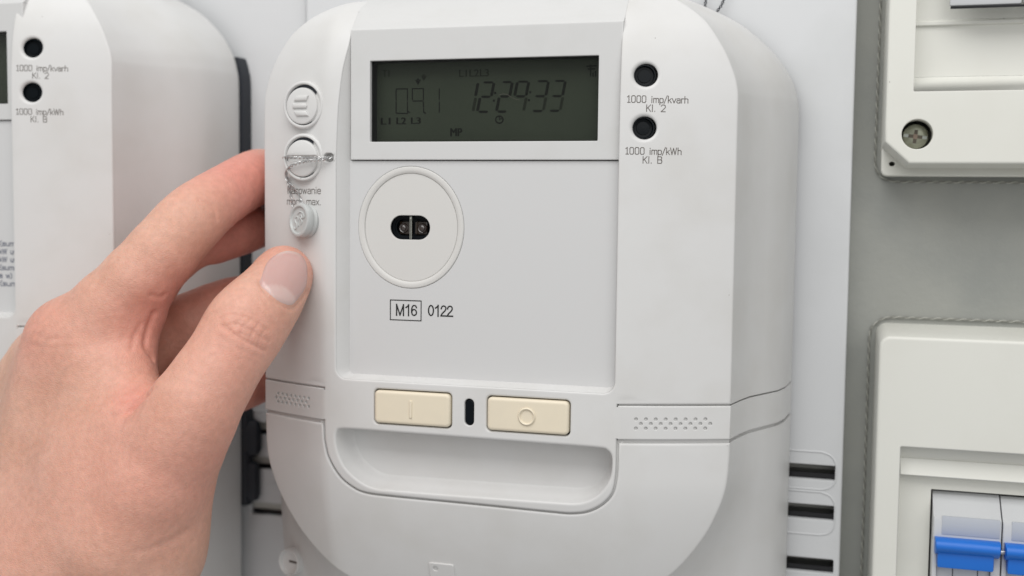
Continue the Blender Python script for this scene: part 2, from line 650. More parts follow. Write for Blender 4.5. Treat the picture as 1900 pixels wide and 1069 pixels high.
FO = np.array(catmull([a[0] for a in ANC], NSUB))
BO = np.array(catmull([a[1] for a in ANC], NSUB))
for arr, lim in ((FO, 90), (BO, 107)):
    arr[:, 0] = np.minimum(arr[:, 0], lim)
I_A, I_B, I_C, I_D = 11 * NSUB, 12 * NSUB, 13 * NSUB, 14 * NSUB      # seam stations
PROF = [(0, 0), (.06, .05), (.16, .135), (.285, .27), (.42, .52), (.566, .80), (.70, .915), (.85, .965), (.97, 1), (1., .992)]
R_EDGE = 1.1
LK = .981                       # the left wing is seen a little narrower
Y_BACK = 76.


def side_pt(i, sgn, k, inset=0.):
    f, b = FO[i] * ((LK if sgn < 0 else 1.), 1), BO[i]
    u, s = PROF[k]
    x, z = f[0] * (1 - s) + b[0] * s, f[1] * (1 - s) + b[1] * s
    y0 = yf(CX + sgn * f[0], f[1]) + R_EDGE
    return (CX + sgn * (x - inset), y0 + (Y_BACK - y0) * u, z)


def add_side(bm, idx, sgn, lip=()):
    rows = [[side_pt(i, sgn, k) for k in range(len(PROF))] for i in idx]
    for end, dz in lip:                      # rounded lips along the seams
        i = idx[end]
        for ins in (.25, 1.6):
            row = [side_pt(i, sgn, k, ins) for k in range(len(PROF))]
            row = [(p[0], p[1], p[2] + dz * (1 if ins < 1 else 1.1)) for p in row]
            rows = [row] + rows if end == 0 else rows + [row]
    add_grid(bm, rows, flip=(sgn > 0))


def outline(i0, i1, sgn):
    return [(CX + sgn * p[0] * (LK if sgn < 0 else 1.), p[1]) for p in FO[i0:i1 + 1]]


def make_meter(label):
    root = thing('electricity_meter', label, 'electricity meter', (0, 0, 0), 'electricity meters on the panel')
    # ---- upper housing: two wings, the flat frame with the tongue round the finger grip
    nl, nr, nb = CX - 52.6, CX + 51.7, -64.9       # notch for display and label
    i_top_r = int(np.argmin(abs(FO[:, 0] - (nr - CX)) + (FO[:, 1] < 60) * 99))
    i_top_l = int(np.argmin(abs(FO[:, 0] - (CX - nl)) + (FO[:, 1] < 60) * 99))
    zt_r, zt_l = 76.6, 76.5
    tongue = [(-187.3, -68.35), (-187.3, -81.1), (-187.0, -88), (-185.4, -94.2), (-181.3, -100.9), (-176.6, -104.7), (-171.2, -106.7), (-160, -107.2),
              (-131, -107.5), (-100, -108), (-93.1, -107.9), (-87.5, -106.7), (-82.6, -103.9), (-79.0, -99.8), (-77.7, -94.5), (-77.4, -88), (-77.4, -81.1), (-77.4, -68.35)]
    u_path = [tongue[1]] + [tuple(p) for p in catmull(tongue[2:16], 4)] + [tongue[16]]
    right = outline(i_top_r + 1, I_A, 1)[::-1]      # seam upwards
    left = outline(i_top_l + 1, I_A, -1)            # top downwards
    notch = [(nr - .3 * min(1, max(0, (z - 45.5) / 14)), z) for z in np.arange(zt_r, nb + 4.6, -1.9)]
    notch += [(nr - 4.2 + 4.2 * math.cos(a), nb + 4.2 - 4.2 * math.sin(a)) for a in np.linspace(.1, math.pi / 2, 7)]
    notch += [(x, nb) for x in np.arange(nr - 7, nl + 5, -4)]
    notch += [(nl + 4.2 - 4.2 * math.sin(a), nb + 4.2 - 4.2 * math.cos(a)) for a in np.linspace(0, math.pi / 2 - .1, 7)]
    notch += [(nl + float(np.interp(z, [16, 34, 47.6, 56.4, 62], [0, .7, 1.9, 3.4, 3.9])), z) for z in np.arange(nb + 5.5, zt_l + .3, 1.9)]
    lo = densify([(FO[I_A][0] * -1 + CX, -68.35), tongue[0]], 2.5)[:11] + [tongue[0]]
    loop = [(CX - 90 * LK, -68.35), (-210, -68.35), (-200, -68.35)] + [(-187.3, -68.4)] + u_path + [(-77.4, -68.4)] + [(-65, -68.35), (-52, -68.35)] + right + notch + left[:-1]
    holes = [dict(loop=rrect(-167.4, -137.4, -80.7, -67.8, 1.7), r=.7, depth=6),
             dict(loop=rrect(-124.3, -93.8, -80.6, -67.9, 1.7), r=.7, depth=6),
             dict(loop=rrect(-132.6, -129.0, -79.2, -69.5, 1.75), r=.35, depth=4),
             dict(loop=rrect(-187.6, -183.4, 14.5, 17.7, 1.55), r=.3, depth=4)]
    grip = catmull([(-180.9, -83.7), (-176, -83.45), (-160, -83.5), (-130, -83.65), (-100, -83.85), (-84, -84.0), (-80.6, -84.6), (-79.0, -86.8), (-78.9, -91.5), (-79.9, -95.5),
                    (-82.6, -99.5), (-86.2, -102.4), (-91.5, -104.2), (-100, -104.5), (-130, -104.9), (-160, -105.1), (-167.5, -104.9), (-173, -102.9), (-178.5, -98.4),
                    (-181.7, -92.6), (-182.7, -87.6), (-182.3, -84.7)], 4, closed=True)[::-1]
    grip = [tuple(p) for p in grip]
    holes.append(dict(loop=grip, r=.9, depth=0))
    leds = [(-70.2, 43.9), (-70.2, 26.1)]
    for lx, lz in leds:
        holes.append(dict(loop=circ(lx, lz, 3.9, 36), r=1.1, depth=4))
    bm = new_bm()
    add_sheet(bm, loop, holes, yf, r=.55, depth=2.2, sp=1.9)
    # drafted walls of the notch down to the label level
    rows = [[], [], []]
    nin = offset(loop, .0)
    n0 = loop.index(notch[0])
    for k, p in enumerate(notch):
        yy = yf(*p) + .55
        low = max(1.4, yy + .4)
        q = list(p)
        if p[0] > CX + 45:
            q[0] = p[0] + .4
        if p[0] < CX - 46:
            q[0] = max(nl + 4.4, p[0] + .3)
        if p[1] < nb + 4.3:
            q[1] = p[1] + 1.9 * (1 - max(0, (p[1] - nb)) / 4.3)
        rows[0].append((p[0] + (.03 if p[0] < CX else -.03), yy - .03, p[1] + (.03 if p[1] < nb + 4 else 0)))
        rows[1].append((q[0], low, q[1]))
        rows[2].append((q[0] + (1.2 if q[0] < CX else -1.2) * 0, low + 26, q[1]))
    add_grid(bm, rows)
    # bowl of the finger grip
    g0 = np.array(offset(grip, 0))
    rows = []
    for d, dy in ((0, .9), (.3, 3), (.75, 5.5), (1.4, 8), (2.2, 9.6), (2.9, 10.3), (3.3, 10.5)):
        L = [(q[0], o[1] + (q[1] - o[1]) * (.12 if o[1] > -84.7 else 1)) for o, q in zip(grip, offset(grip, d))]
        rows.append([(p[0], yf(o[0], o[1]) + dy, p[1]) for p, o in zip(L, grip)])
    vs = add_grid(bm, rows, close_v=True, flip=True)
    bm.faces.new(vs[-1])
    for sg in (1, -1):
        add_side(bm, list(range(0, I_A + 1)), sg, lip=((-1, -.0),))
    # backing behind the seams
    for sg in (1, -1):
        rows = [[side_pt(i, sg, k, 1.4) for k in range(len(PROF))] for i in range(I_A - 2, I_D + 4)]
        add_grid(bm, rows, flip=(sg > 0))
        x0, x1 = CX + sg * (89.6 if sg > 0 else 87.6), (XL - .3 if sg < 0 else XR + .3)
        for z0, z1 in ((-70.5, -67), (-84, -79)):
            add_grid(bm, [[(x0 + (x1 - x0) * t, yf(x0 + (x1 - x0) * t, z) + 1.5, z) for t in np.linspace(0, 1, 12)] for z in (z0, z1)])
    o1, o2 = offset(loop, .8), offset(loop, -2.2)
    iu = [i for i, p in enumerate(loop) if p[1] < -80.5]
    add_grid(bm, [[(q[i][0], -5 + vert(q[i][1]) + 1.7, q[i][1]) for i in iu] for q in (o1, o2)])
    for xc in (XL, XR):
        xs_ = np.linspace(xc - 1.6, xc + 1.6, 9)
        add_grid(bm, [[(x, yf(x, z) - .012, z) for x in xs_] for z in (-80.25, -75, -69.3)])
    finish('upper_housing', bm, M['shell'], root, 40)
    # ---- vent bands
    for sg in (-1, 1):
        xo, xi = CX + sg * 90 * (LK if sg < 0 else 1.), (XL - .35 if sg < 0 else XR + .35)
        band = [(xo, -80.6), (xi, -80.6), (xi, -68.95), (xo, -68.95)] if sg < 0 else [(xi, -80.6), (xo, -80.6), (xo, -68.95), (xi, -68.95)]
        band = densify(band, 4)
        dots = []
        x0, px, zr = (-71.0, 3.25, (-73.5, -75.1, -76.7)) if sg > 0 else (-210.9, 2.28, (-73.4, -75.0, -76.6))
        for row in range(3):
            for k in range(8):
                xx = x0 + px * (k + (.5 if row == 1 else 0) * (1 if sg > 0 else -1))
                dots.append(dict(loop=circ(xx, zr[row], .62 if sg > 0 else .6, 10), r=.16, depth=1.0))
        bm = new_bm()
        add_sheet(bm, band, dots, yf, r=.35, depth=1.6, sp=1.6, eps=.2)
        add_side(bm, list(range(I_B, I_C + 1)), sg, lip=((0, .0), (-1, -.0)))
        xs_ = np.linspace(min(xo, xi) + 2, max(xo, xi) - 2, 14)
        add_grid(bm, [[(x, yf(x, z) + .75, z) for x in xs_] for z in (-79.5, -70)])
        finish('vent_band', bm, M['shell'], root, 40)
    # ---- terminal cover below
    ul = [tuple(p) for p in offset(loop, -.75)][iu[0]:iu[-1] + 1]
    right = outline(I_D, len(FO) - 1, 1)[::-1]
    left = outline(I_D, len(FO) - 1, -1)
    cov = left[:-1] + right + [(-60, -82), (-76.6, -82)] + [p for p in ul[::-1] if p[1] < -82.2] + [(-188.1, -82), (-205, -82)]
    # keep one copy of coincident points
    cl = [cov[0]]
    for p in cov[1:]:
        if math.hypot(p[0] - cl[-1][0], p[1] - cl[-1][1]) > .25:
            cl.append(p)
    bm = new_bm()
    add_sheet(bm, cl, [], lambda x, z: yf(x, z) + .25, r=.7, depth=2.5, sp=2.2)
    for sg in (1, -1):
        add_side(bm, list(range(I_D, len(FO))), sg, lip=((0, .0),))
    tabb = rrect(-151.5, -139, -140, -132.6, .6)
    finish('terminal_cover', bm, M['shell'], root, 40)
    bm = new_bm()
    add_sheet(bm, rrect(-148.8, -139.0, -140.5, -132.9, .8), [circ(-146.2, -135.2, .9, 14)], lambda x, z: yf(x, z) - .45, r=.3, depth=.8, sp=3, eps=.15)
    finish('cover_latch', bm, M['shell'], root, 40)
    # terminal cover screw, low on the left edge
    bm = new_bm()
    fr = (Vector((-221.5, 33, -149)), Vector((-.30, -.95, 0)).normalized(), Vector((.95, -.30, 0)).normalized(), Vector((0, 0, 1)))
    add_lathe(bm, fr, [(5.5, -6), (5.5, .1), (5.35, .3), (5.15, .3), (5.0, .1), (4.95, -1.6), (4.6, -1.7)], 28)
    csc = finish('cover_screw', bm, M['shell'], root, 35)
    bm = new_bm()
    c, n, u, v = fr
    rows = [[c + u * a + v * b - n * 1.6 for a in (-1.2, 4.6)] for b in (-.5, .5)]
    add_grid(bm, rows)
    finish('screw_slot', bm, M['ink'], csc, 35)
    # ---- display bezel
    bl, br, bb, bt = CX - 48.6, CX + 51.9, 15.4, 62.3
    bm = new_bm()
    add_sheet(bm, rrect(bl, br, bb, bt, 0), [dict(loop=rrect(-171.0, -86.5, 21.9, 51.0, .35, 3), r=.25, depth=6.5)], lambda x, z: -1.0, r=.35, depth=3, sp=6)
    arc = [(bt - .2, -.65, 0), (62.9, -.1, 0)] + [(z, -5 + vert(z) - .15, .1) for z in (64.5, 66, 68, 70, 72, 73.5, 75, 76, 76.8, 77.4)] + [(78, 27.5, .1)]
    add_grid(bm, [[(bl - a[2], a[1] + 40, a[0]) if a[0] < 69 else (bl - 5, a[1] + .9, a[0]), (bl - a[2], a[1], a[0]), (br - a[2] * .4, a[1], a[0]), (br - a[2] * .4, a[1] + 40, a[0])] for a in arc])
    bz = finish('display_bezel', bm, M['bezel'], root, 25)
    bm = new_bm()
    add_grid(bm, [[(-171.4, .0, 21.5), (-171.4, 5.2, 21.5)], [(-171.4, .0, 51.4), (-171.4, 5.2, 51.4)]])
    L = [(-170.7, 22.15), (-86.75, 22.15), (-86.75, 50.75), (-170.7, 50.75)]
    add_grid(bm, [[(p[0], y, p[1]) for p in L] for y in (.4, 5.6)], close_v=True, flip=True)
    finish('window_lining', bm, M['black'], bz, 20)
    bm = new_bm()
    add_grid(bm, [[(-171, 5, 21.8), (-86.4, 5, 21.8)], [(-171, 5, 51.1), (-86.4, 5, 51.1)]])
    scr = finish('display_screen', bm, M['lcd'], root, 20)
    bm = new_bm()
    add_box(bm, -170.75, -86.7, .2, 1.2, 22.1, 50.8)
    finish('window_glass', bm, M['glass'], bz, 20)
    bm = new_bm()
    add_tube(bm, [at(640 + a / 3.5185, 80 + b / 3.5185, .1) for a, b in catmull([(1003, 342), (1030, 332), (1062, 338), (1085, 352), (1112, 366), (1140, 372)], 4)], .045, 4)
    finish('glass_scratch', bm, M['ink'], bz, 60)

    # everything the display shows, drawn on the screen
    def lc(u, v):                               # zoomed-photograph coordinates -> screen plane
        p = at(640 + u / 3.5185, 80 + v / 3.5185, 4.93)
        return p[0], p[2]

    fl = lambda x, z: 4.93
    bm_on, bm_dim, bm_thin, bm_ant = new_bm(), new_bm(), new_bm(), new_bm()

    def quad(bm, L):
        P = [lc(*p) for p in L]
        bm.faces.new([V(bm, (p[0], 4.93, p[1])) for p in P])

    def seg_h(bm, x0, x1, y, t=14):
        quad(bm, [(x0, y), (x0 + t * .7, y + t / 2), (x1 - t * .7, y + t / 2), (x1, y), (x1 - t * .5, y - t / 2), (x0 + t * .5, y - t / 2)])

    def seg_v(bm, x, y0, y1, t=19, sl=.17):
        quad(bm, [(x - t / 2, y0 + 5), (x, y0), (x + t / 2, y0 + 5), (x + t / 2 - (y1 - y0) * sl, y1 - 5), (x - (y1 - y0) * sl, y1), (x - t / 2 - (y1 - y0) * sl, y1 - 5)])

    def digit(xl, xr, yt, ym, yb, segs):
        sl = .17
        mx = lambda x, y: x - (y - yt) * sl
        if 'a' in segs: seg_h(bm_on, mx(xl, yt) + 6, mx(xr, yt) - 2, yt)
        if 'g' in segs: seg_h(bm_on, mx(xl, ym) + 6, mx(xr, ym) - 4, ym, 16)
        if 'd' in segs: seg_h(bm_on, mx(xl, yb) + 6, mx(xr, yb) - 4, yb, 16)
        if 'b' in segs: seg_v(bm_on, mx(xr, yt), yt + 2, ym - 3)
        if 'f' in segs: seg_v(bm_on, mx(xl, yt), yt + 2, ym - 3)
        if 'c' in segs: seg_v(bm_dim, mx(xr, ym), ym + 6, yb - 4)
        if 'e' in segs: seg_v(bm_dim if 'E' not in segs else bm_on, mx(xl, ym), ym + 6, yb - 4)

    digit(800, 868, 258, 350, 449, 'bc')
    digit(897, 972, 257, 351, 449, 'abgeEd')
    digit(1022, 1092, 255, 349, 448, 'abgeEd')
    digit(1125, 1199, 252, 348, 446, 'abgfc')
    digit(1252, 1328, 249, 347, 444, 'abgcd')
    digit(1364, 1438, 247, 346, 442, 'abgcd')
    for u, v in ((981, 326), (972, 376), (1210, 321), (1201, 373)):
        quad(bm_on, [(u - 7, v - 7), (u - 7, v + 7), (u + 7, v + 7), (u + 7, v - 7)])
    T = 5
    for a, b in (((336, 300), (408, 299)), ((334, 305), (334, 372)), ((408, 305), (408, 372)), ((334, 386), (334, 452)), ((408, 386), (408, 452)), ((336, 458), (408, 460)),
                 ((440, 298), (512, 297)), ((440, 303), (440, 370)), ((512, 303), (512, 370)), ((446, 379), (470, 379)), ((480, 378), (506, 378)), ((512, 386), (514, 450)),
                 ((616, 300), (616, 368)), ((616, 386), (616, 450))):
        add_ribbon(bm_thin, [lc(*a), lc(*b)], .42, fl)
    for u, v in ((416, 447), (519, 452)):
        add_ribbon(bm_thin, [lc(u - 4, v), lc(u + 6, v + 6)], .5, fl)
    add_ribbon(bm_on, [lc(1008 + 24 * math.cos(q), 500 + 23 * math.sin(q)) for q in np.linspace(0, 2 * math.pi, 25)], .5, fl)
    add_ribbon(bm_on, [lc(1008, 482), lc(1008, 501), lc(1020, 493)], .45, fl)
    for u, v, b_ in ((477, 248, bm_thin), (515, 222, bm_dim)):
        quad(b_, [(u - 16, v - 2), (u, v + 26), (u + 16, v - 2)])
        add_ribbon(b_, [lc(u - 16, v - 6), lc(u + 16, v - 6)], .3, fl)
        quad(b_, [(u - 9, v - 10), (u + 9, v - 10), (u, v - 20)])
    for L in (((1580, 152), (1640, 148)), ((1590, 170), (1630, 168)), ((1604, 145), (1604, 214)), ((1620, 198), (1620, 215)), ((1636, 188), (1636, 215))):
        add_ribbon(bm_ant, [lc(*p) for p in L], .5, fl)
    finish('signal_icon', bm_ant, M['lcd_on'], scr, 20)
    finish('display_digits', bm_on, M['lcd_on'], scr, 20)
    finish('display_faint_segments', bm_dim, M['lcd_dim'], scr, 20)
    finish('display_index_digits', bm_thin, M['lcd_on'], scr, 20)
    for s, u0, v0, u1, v1, mm in (('L1', 236, 532, 296, 488, 'lcd_on'), ('L2', 338, 530, 398, 486, 'lcd_on'), ('L3', 433, 528, 494, 485, 'lcd_on'),
                                  ('T1', 246, 220, 290, 176, 'lcd_dim'), ('L1L2L3', 746, 221, 940, 170, 'lcd_dim'), ('MP', 690, 608, 764, 556, 'lcd_on')):
        a, b = lc(u0, v0), lc(u1, v1)
        font_text('display_text', s, a[0], a[1], b[0] - a[0], b[1] - a[1], 4.9, M[mm], scr, bold=.16 if mm == 'lcd_on' else .05)

    # ---- label plate with the optical port
    bm = new_bm()
    rc = (-155.4, -9.0)
    add_sheet(bm, rrect(CX - 51.5, CX + 53.5, -66.5, 15.1, 0), [dict(loop=circ(rc[0], rc[1], 20.5, 72, 22.15), r=.2, depth=2.)], lambda x, z: 0., r=.3, depth=2, sp=7)
    lp = finish('label_plate', bm, M['plate'], root, 30)
    bm = new_bm()
    port_hole = rrect(-163.4, -148.0, -13.4, -4.6, 4.35, 8)
    add_sheet(bm, circ(rc[0], rc[1], 17.9, 72, 19.6), [dict(loop=port_hole, r=.15, depth=3)], lambda x, z: .25, r=.2, depth=1, sp=5)
    rows = []
    for rr, yy in ((20.45, 1.5), (20.42, .02), (20.15, -.3), (19.4, -.42), (18.6, -.3), (18.1, -.02), (17.9, .6)):
        k = rr / 20.45
        rows.append([(rc[0] + rr * math.cos(q), yy, rc[1] + (rr + 1.65) * math.sin(q)) for q in [2 * math.pi * i / 96 for i in range(96)]])
    add_grid(bm, rows, close_v=True)
    op = finish('optical_port', bm, M['ring'], root, 35)
    bm = new_bm()
    L0 = offset(port_hole, .1)
    rows = [[(p[0], y, p[1]) for p in offset(port_hole, d)] for d, y in ((.05, .7), (.05, 2.4), (.8, 2.5), (.85, 3.1), (1.3, 3.2), (1.35, 5))]
    vs = add_grid(bm, rows, close_v=True, flip=True)
    bm.faces.new(vs[-1])
    finish('port_well', bm, M['blackgloss'], op, 30)
    for x0, x1 in ((-161.1, -156.3), (-155.1, -150.3)):
        bm = new_bm()
        add_box(bm, x0, x1, 3.6, 5.2, -11.6, -6.8, .4)
        finish('sensor', bm, M['amber'], op, 30)
        cxl = x0 + 1.75 if x0 < -158 else x1 - 1.75
        bm = new_bm()
        fr = (Vector((cxl, 3.7, -9.25)), Vector((0, -1, 0)), Vector((1, 0, 0)), Vector((0, 0, 1)))
        add_lathe(bm, fr, [(1.9, 0), (1.9, .3), (1.6, .6), (1.35, .45), (1.15, .45), (.95, .9), (.5, 1.15), (.1, 1.2)], 20)
        finish('sensor_lens', bm, M['lensglass'], op, 30)
    bm = new_bm()
    for x0 in (-156.05, -155.55):
        add_box(bm, x0, x0 + .2, .9, 1.3, -13.2, -4.9)
    add_box(bm, -156.05, -155.33, .7, 1.4, -6.1, -5.3, .1)
    finish('sensor_divider', bm, M['divider'], op, 30)
    plain_text('printed_text', 'M16', -161.1, -41.1, 8.5, 4.0, .5, -.06, M['inkblack'], lp)
    plain_text('printed_text', '0122', -148.5, -40.9, 9.7, 4.0, .5, -.06, M['inkblack'], lp)
    bm = new_bm()
    A, B = rrect(-163.3, -150.95, -43.0, -35.4, .05, 1), rrect(-162.95, -151.3, -42.65, -35.75, .05, 1)
    add_grid(bm, [[(p[0], -.07, p[1]) for p in A], [(p[0], -.07, p[1]) for p in B]], close_v=True)
    finish('text_frame', bm, M['inkblack'], lp, 30)

    # ---- the two cream buttons and the slot between them
    for k, (x0, x1, z0, z1) in enumerate(((-166.95, -137.85, -80.25, -68.25), (-123.85, -94.25, -80.15, -68.35))):
        bm = new_bm()
        add_sheet(bm, rrect(x0, x1, z0, z1, 1.6), [], lambda x, z: -5.9, r=1.0, depth=5, sp=4)
        bt_ = finish('push_button', bm, M['cream'], root, 50)
        bm = new_bm()
        if k == 0:
            add_sheet(bm, rrect(-153.2, -152.2, -77.7, -71.2, .48), [], lambda x, z: -6.4, r=.3, depth=1, sp=4, eps=.05)
        else:
            rows = []
            for rr, yy in ((3.2, -5.8), (3.1, -6.35), (2.8, -6.55), (2.5, -6.4), (2.3, -5.95), (2.2, -5.8)):
                rows.append([(-109.2 + rr * math.cos(q), yy, -74.4 + rr * math.sin(q)) for q in [2 * math.pi * i / 40 for i in range(40)]])
            add_grid(bm, rows, close_v=True)
        finish('button_symbol', bm, M['cream'], bt_, 50)
    bm = new_bm()
    add_box(bm, -168, -137, .3, .9, -81.3, -67.3)
    add_box(bm, -125, -93.2, .3, .9, -81.3, -67.3)
    finish('button_well', bm, M['black'], root, 30)
    bm = new_bm()
    add_sheet(bm, rrect(-132.5, -129.1, -79.1, -69.6, 1.68), [], lambda x, z: -4.5, r=.7, depth=3, sp=4, eps=.1)
    finish('indicator_window', bm, M['blackgloss'], root, 50)
    bm = new_bm()
    add_box(bm, -188.4, -183.0, -1.2, -.6, 13.2, 19)
    finish('seal_slot_floor', bm, M['shell'], root, 30)

    # ---- pulse lamps on the right wing
    for lx, lz in leds:
        bm = new_bm()
        fr = frame_at(lx, lz)
        add_lathe(bm, fr, [(3.85, -3.5), (3.85, -1.3), (3.7, -1.05), (3.35, -1.05), (3.2, -1.4), (3.1, -2.4), (2.3, -2.5), (2.2, -2.2), (.4, -2.15)], 36)
        finish('signal_lamp', bm, M['blackgloss'], root, 40)
    wf = lambda x, z: yf(x, z) - .05
    for s, x0, z0, w_, h_ in (('1000 imp/kvarh', -75.9, 34.6, 20.0, 2.25), ('Kl. 2', -69.6, 31.6, 6.6, 2.25), ('1000 imp/kWh', -76.1, 17.2, 18.4, 2.25), ('Kl. B', -70.4, 14.2, 6.6, 2.25)):
        bm = stroke_text(new_bm(), s, x0, z0, w_, h_, .24, wf)
        finish('printed_text', bm, M['ink'], root, 30)
    # ---- plugs on the left wing
    for k, (pxx, pzz) in enumerate(((-196.3, 35.4), (-196.3, 16.2))):
        n_p = Vector((-.13, -1, .0)).normalized()
        u_p = Vector((1, -.13, 0)).normalized()
        fr = (Vector((pxx, yf(pxx, pzz), pzz)), n_p, u_p, Vector((0, 0, 1)))
        bm = new_bm()
        add_lathe(bm, fr, [(8.8, -5), (8.8, -.3), (8.75, 1.5), (8.55, 1.95), (8.2, 2.15), (7.75, 2.1), (7.5, 1.8), (7.4, 1.2), (7.4, -.6)], 56, cap=False)
        plug = finish('sealing_plug', bm, M['shell'], root, 40)
        bm = new_bm()
        add_lathe(bm, fr, [(7.45, .95), (6.3, .95)], 40)
        finish('plug_gap_shade', bm, M['rubber'], plug, 40)  # dark ring put in as the shadow between rim and cap, no rubber part
        c, n, u, v = fr
        bm = new_bm()
        if k == 0:
            fr2 = (c - u * .42 - v * .38, n, u, v)
            add_lathe(bm, fr2, [(6.75, -.5), (6.7, 1.7), (6.5, 2.1), (6.1, 2.25), (3, 2.25)], 48)
        else:
            for sg in (1, -1):
                pts = [(6.75 * math.cos(q), sg * 6.75 * math.sin(q)) for q in np.linspace(math.asin(.85 / 6.75), math.pi - math.asin(.85 / 6.75), 26)]
                pts = pts if sg > 0 else pts[::-1]
                rows = []
                for d, h in ((0, -.4), (0, 1.7), (.15, 2.05), (.5, 2.25)):
                    rows.append([c - u * .42 - v * .38 + u * p[0] + v * p[1] + n * h for p in offset(pts, d)])
                vs = add_grid(bm, rows, close_v=True)
                bm.faces.new(vs[-1])
            c2 = c - u * .42 - v * .38
            rows = [[c2 + u * a + v * b + n * 1.05 for a in (-6.6, 6.6)] for b in (-1.1, 1.1)]
            add_grid(bm, rows)
        cap = finish('plug_cap', bm, M['shell'], plug, 40)
        if k == 0:                                # raised three-bar emblem
            bm = new_bm()
            for dz, P in ((2.75, [(-3.0, -.95), (2.4, -.95), (3.3, .95), (-1.9, .95)]), (0, [(-3.5, -.9), (2.3, -.9), (2.7, 0), (2.3, .9), (-3.5, .9)]), (-2.75, [(-1.9, -.95), (3.3, -.95), (2.4, .95), (-3.0, .95)])):
                P = [(p[0], p[1] + dz) for p in P]
                rows = [[c - u * .5 - v * .38 + u * p[0] + v * p[1] + n * h for p in offset(P, d)] for d, h in ((0, 2.2), (.05, 2.75), (.35, 3.0))]
                vs = add_grid(bm, rows, close_v=True)
                bm.faces.new(vs[-1])
            finish('plug_emblem', bm, M['shell'], plug, 40)
    for s, x0, z0, w_, h_ in (('Kasowanie', -205.6, 2.9, 17.0, 2.6), ('mocy max.', -205.9, -1.2, 17.4, 2.6)):
        bm = stroke_text(new_bm(), s, x0, z0, w_, h_, .25, wf)
        finish('printed_text', bm, M['ink'], root, 30)
    base = Vector((CX * S, .080, -.150))
    root.location = base
    for ch in root.children:
        ch.location = -base
    return root


def copy_tree(o, parent=None):
    c = o.copy()
    COL.objects.link(c)
    c.parent = parent
    for ch in list(o.children):
        copy_tree(ch, c)
    return c


meter = make_meter('sharp white meter being touched by a hand, with wire-sealed plug')
meter_l = copy_tree(meter)
meter_l['label'] = 'blurred white meter at the left edge, behind the hand'
meter_l.location = meter.location + Vector((-246.3, 9, 16.5)) * S
meter_l.rotation_euler.z = math.radians(-2.5)
ML = -meter.location
for ch in meter_l.children:              # its display sits a little further right
    if ch.name.startswith('display_'):
        ch.location.x += 3.2 * S
# rows of small print on the left meter's label, and its dark gasket
for k, (s, w_) in enumerate((('a (sum', 12), ('w kW uw', 13), ('w kW uw', 13), ('o (suma', 13), ('a a w)', 10), ('r (sum', 12.5))):
    bm = stroke_text(new_bm(), s, -93.5, -36.0 - 3.3 * k, w_, 1.9, .4, lambda x, z: -.08)
    finish('printed_text', bm, M['inkblue'], meter_l, 30).location = ML
bm = new_bm()
gl = [(CX + p[0] * 1.014, p[1] * .985 + .5) for p in BO[:14 * NSUB]]
gl = [(CX + (p[0] - CX), p[1]) for p in gl if p[1] < 49]
back = [(p[0] - 16, p[1]) for p in gl]
add_grid(bm, [[(p[0], y, p[1]) for p in L] for L, y in ((back, 76.8), (gl, 76.8), (gl, 84))])
finish('rear_gasket', bm, M['rubber'], meter_l, 40).location = ML
bm = new_bm()
add_box(bm, -50, -20.5, 76.6, 84, -158, -112, 2)
add_box(bm, -50, -15.5, 77.2, 84, -135, -117, 4)
add_box(bm, -50, -16.5, 77.4, 84, -156, -137, 3)
finish('terminal_block', bm, M['rubber'], meter_l, 40).location = ML

# ------------------------------------------------------------------ boards, grey wall
bm = new_bm()
rows = [[(x, 92, z) for x in np.linspace(-700, 500, 5)] for z in np.linspace(-420, 420, 5)]
add_grid(bm, rows, flip=False)
wall = finish('wall', bm, M['wall'], None, 30)
wall['kind'] = 'structure'


def make_board(x0, x1, yb, label):
    root = thing('mounting_board', label, 'mounting board', (0, 0, 0), 'mounting boards behind the meters')
    bm = new_bm()
    slots = []
    for z0, z1 in ((-108.7, -102.7), (-124.9, -118.9), (-146.5, -140.7)):
        for xa, xb in ((x1 - 29, x1 - 2.4), (x0 + 3, x0 + 29)):
            slots.append(dict(loop=rrect(xa, xb, z0, z1, .7, 3), r=.3, depth=2.5))
    add_sheet(bm, rrect(x0, x1, -205, 240, 2.0, 3), slots, lambda x, z: yb, r=.8, depth=91.7 - yb, sp=14)
    finish('board_plate', bm, M['board'], root, 40)
    for xa, xb in ((x1 - 31, x1 - 2), (x0 + 2, x0 + 31)):
        bm = new_bm()
        add_box(bm, xa, xb, 91.3, 91.6, -157, -100)
        finish('slot_backing', bm, M['cavity'], root, 40)
        for z0, z1 in ((-108.7, -102.7), (-124.9, -118.9), (-146.5, -140.7)):
            bm = new_bm()
            add_box(bm, xa, xb, yb + 2.6, 91.2, z0 - 3, z0 + 2.1)
            finish('slot_rail', bm, M['black'], root, 40)
    for za, zb in ((-97.4, -112.6), (-113.6, -131.0)):
        bm = new_bm()
        P = [(x1 - 32, za), (x1 - 8, za), (x1 - 4.5, za - 1.4), (x1 - 2.6, za - 4.6), (x1 - 2.4, (za + zb) / 2), (x1 - 2.7, zb + 3.6), (x1 - 4.8, zb + 1), (x1 - 8, zb), (x1 - 32, zb)]
        P = [P[0]] + catmull(P[1:-1], 4) + [P[-1]]
        add_tube(bm, [(p[0], yb + .05, p[1]) for p in P], .45, 6)
        finish('slot_rim', bm, M['board'], root, 50)
    return root


make_board(-236.3, -2.6, 80., 'white slotted mounting board behind the sharp meter, beside the grey wall strip')
make_board(-473.0, -240.0, 88., 'white mounting board behind the blurred left meter')

# ------------------------------------------------------------------ seal on the plug of the sharp meter
seal = thing('security_seal', 'round grey plastic seal hanging from twisted wire on the meter front', 'seal', (-196, -2, -8))
org = np.array([-196, -2, -8.])


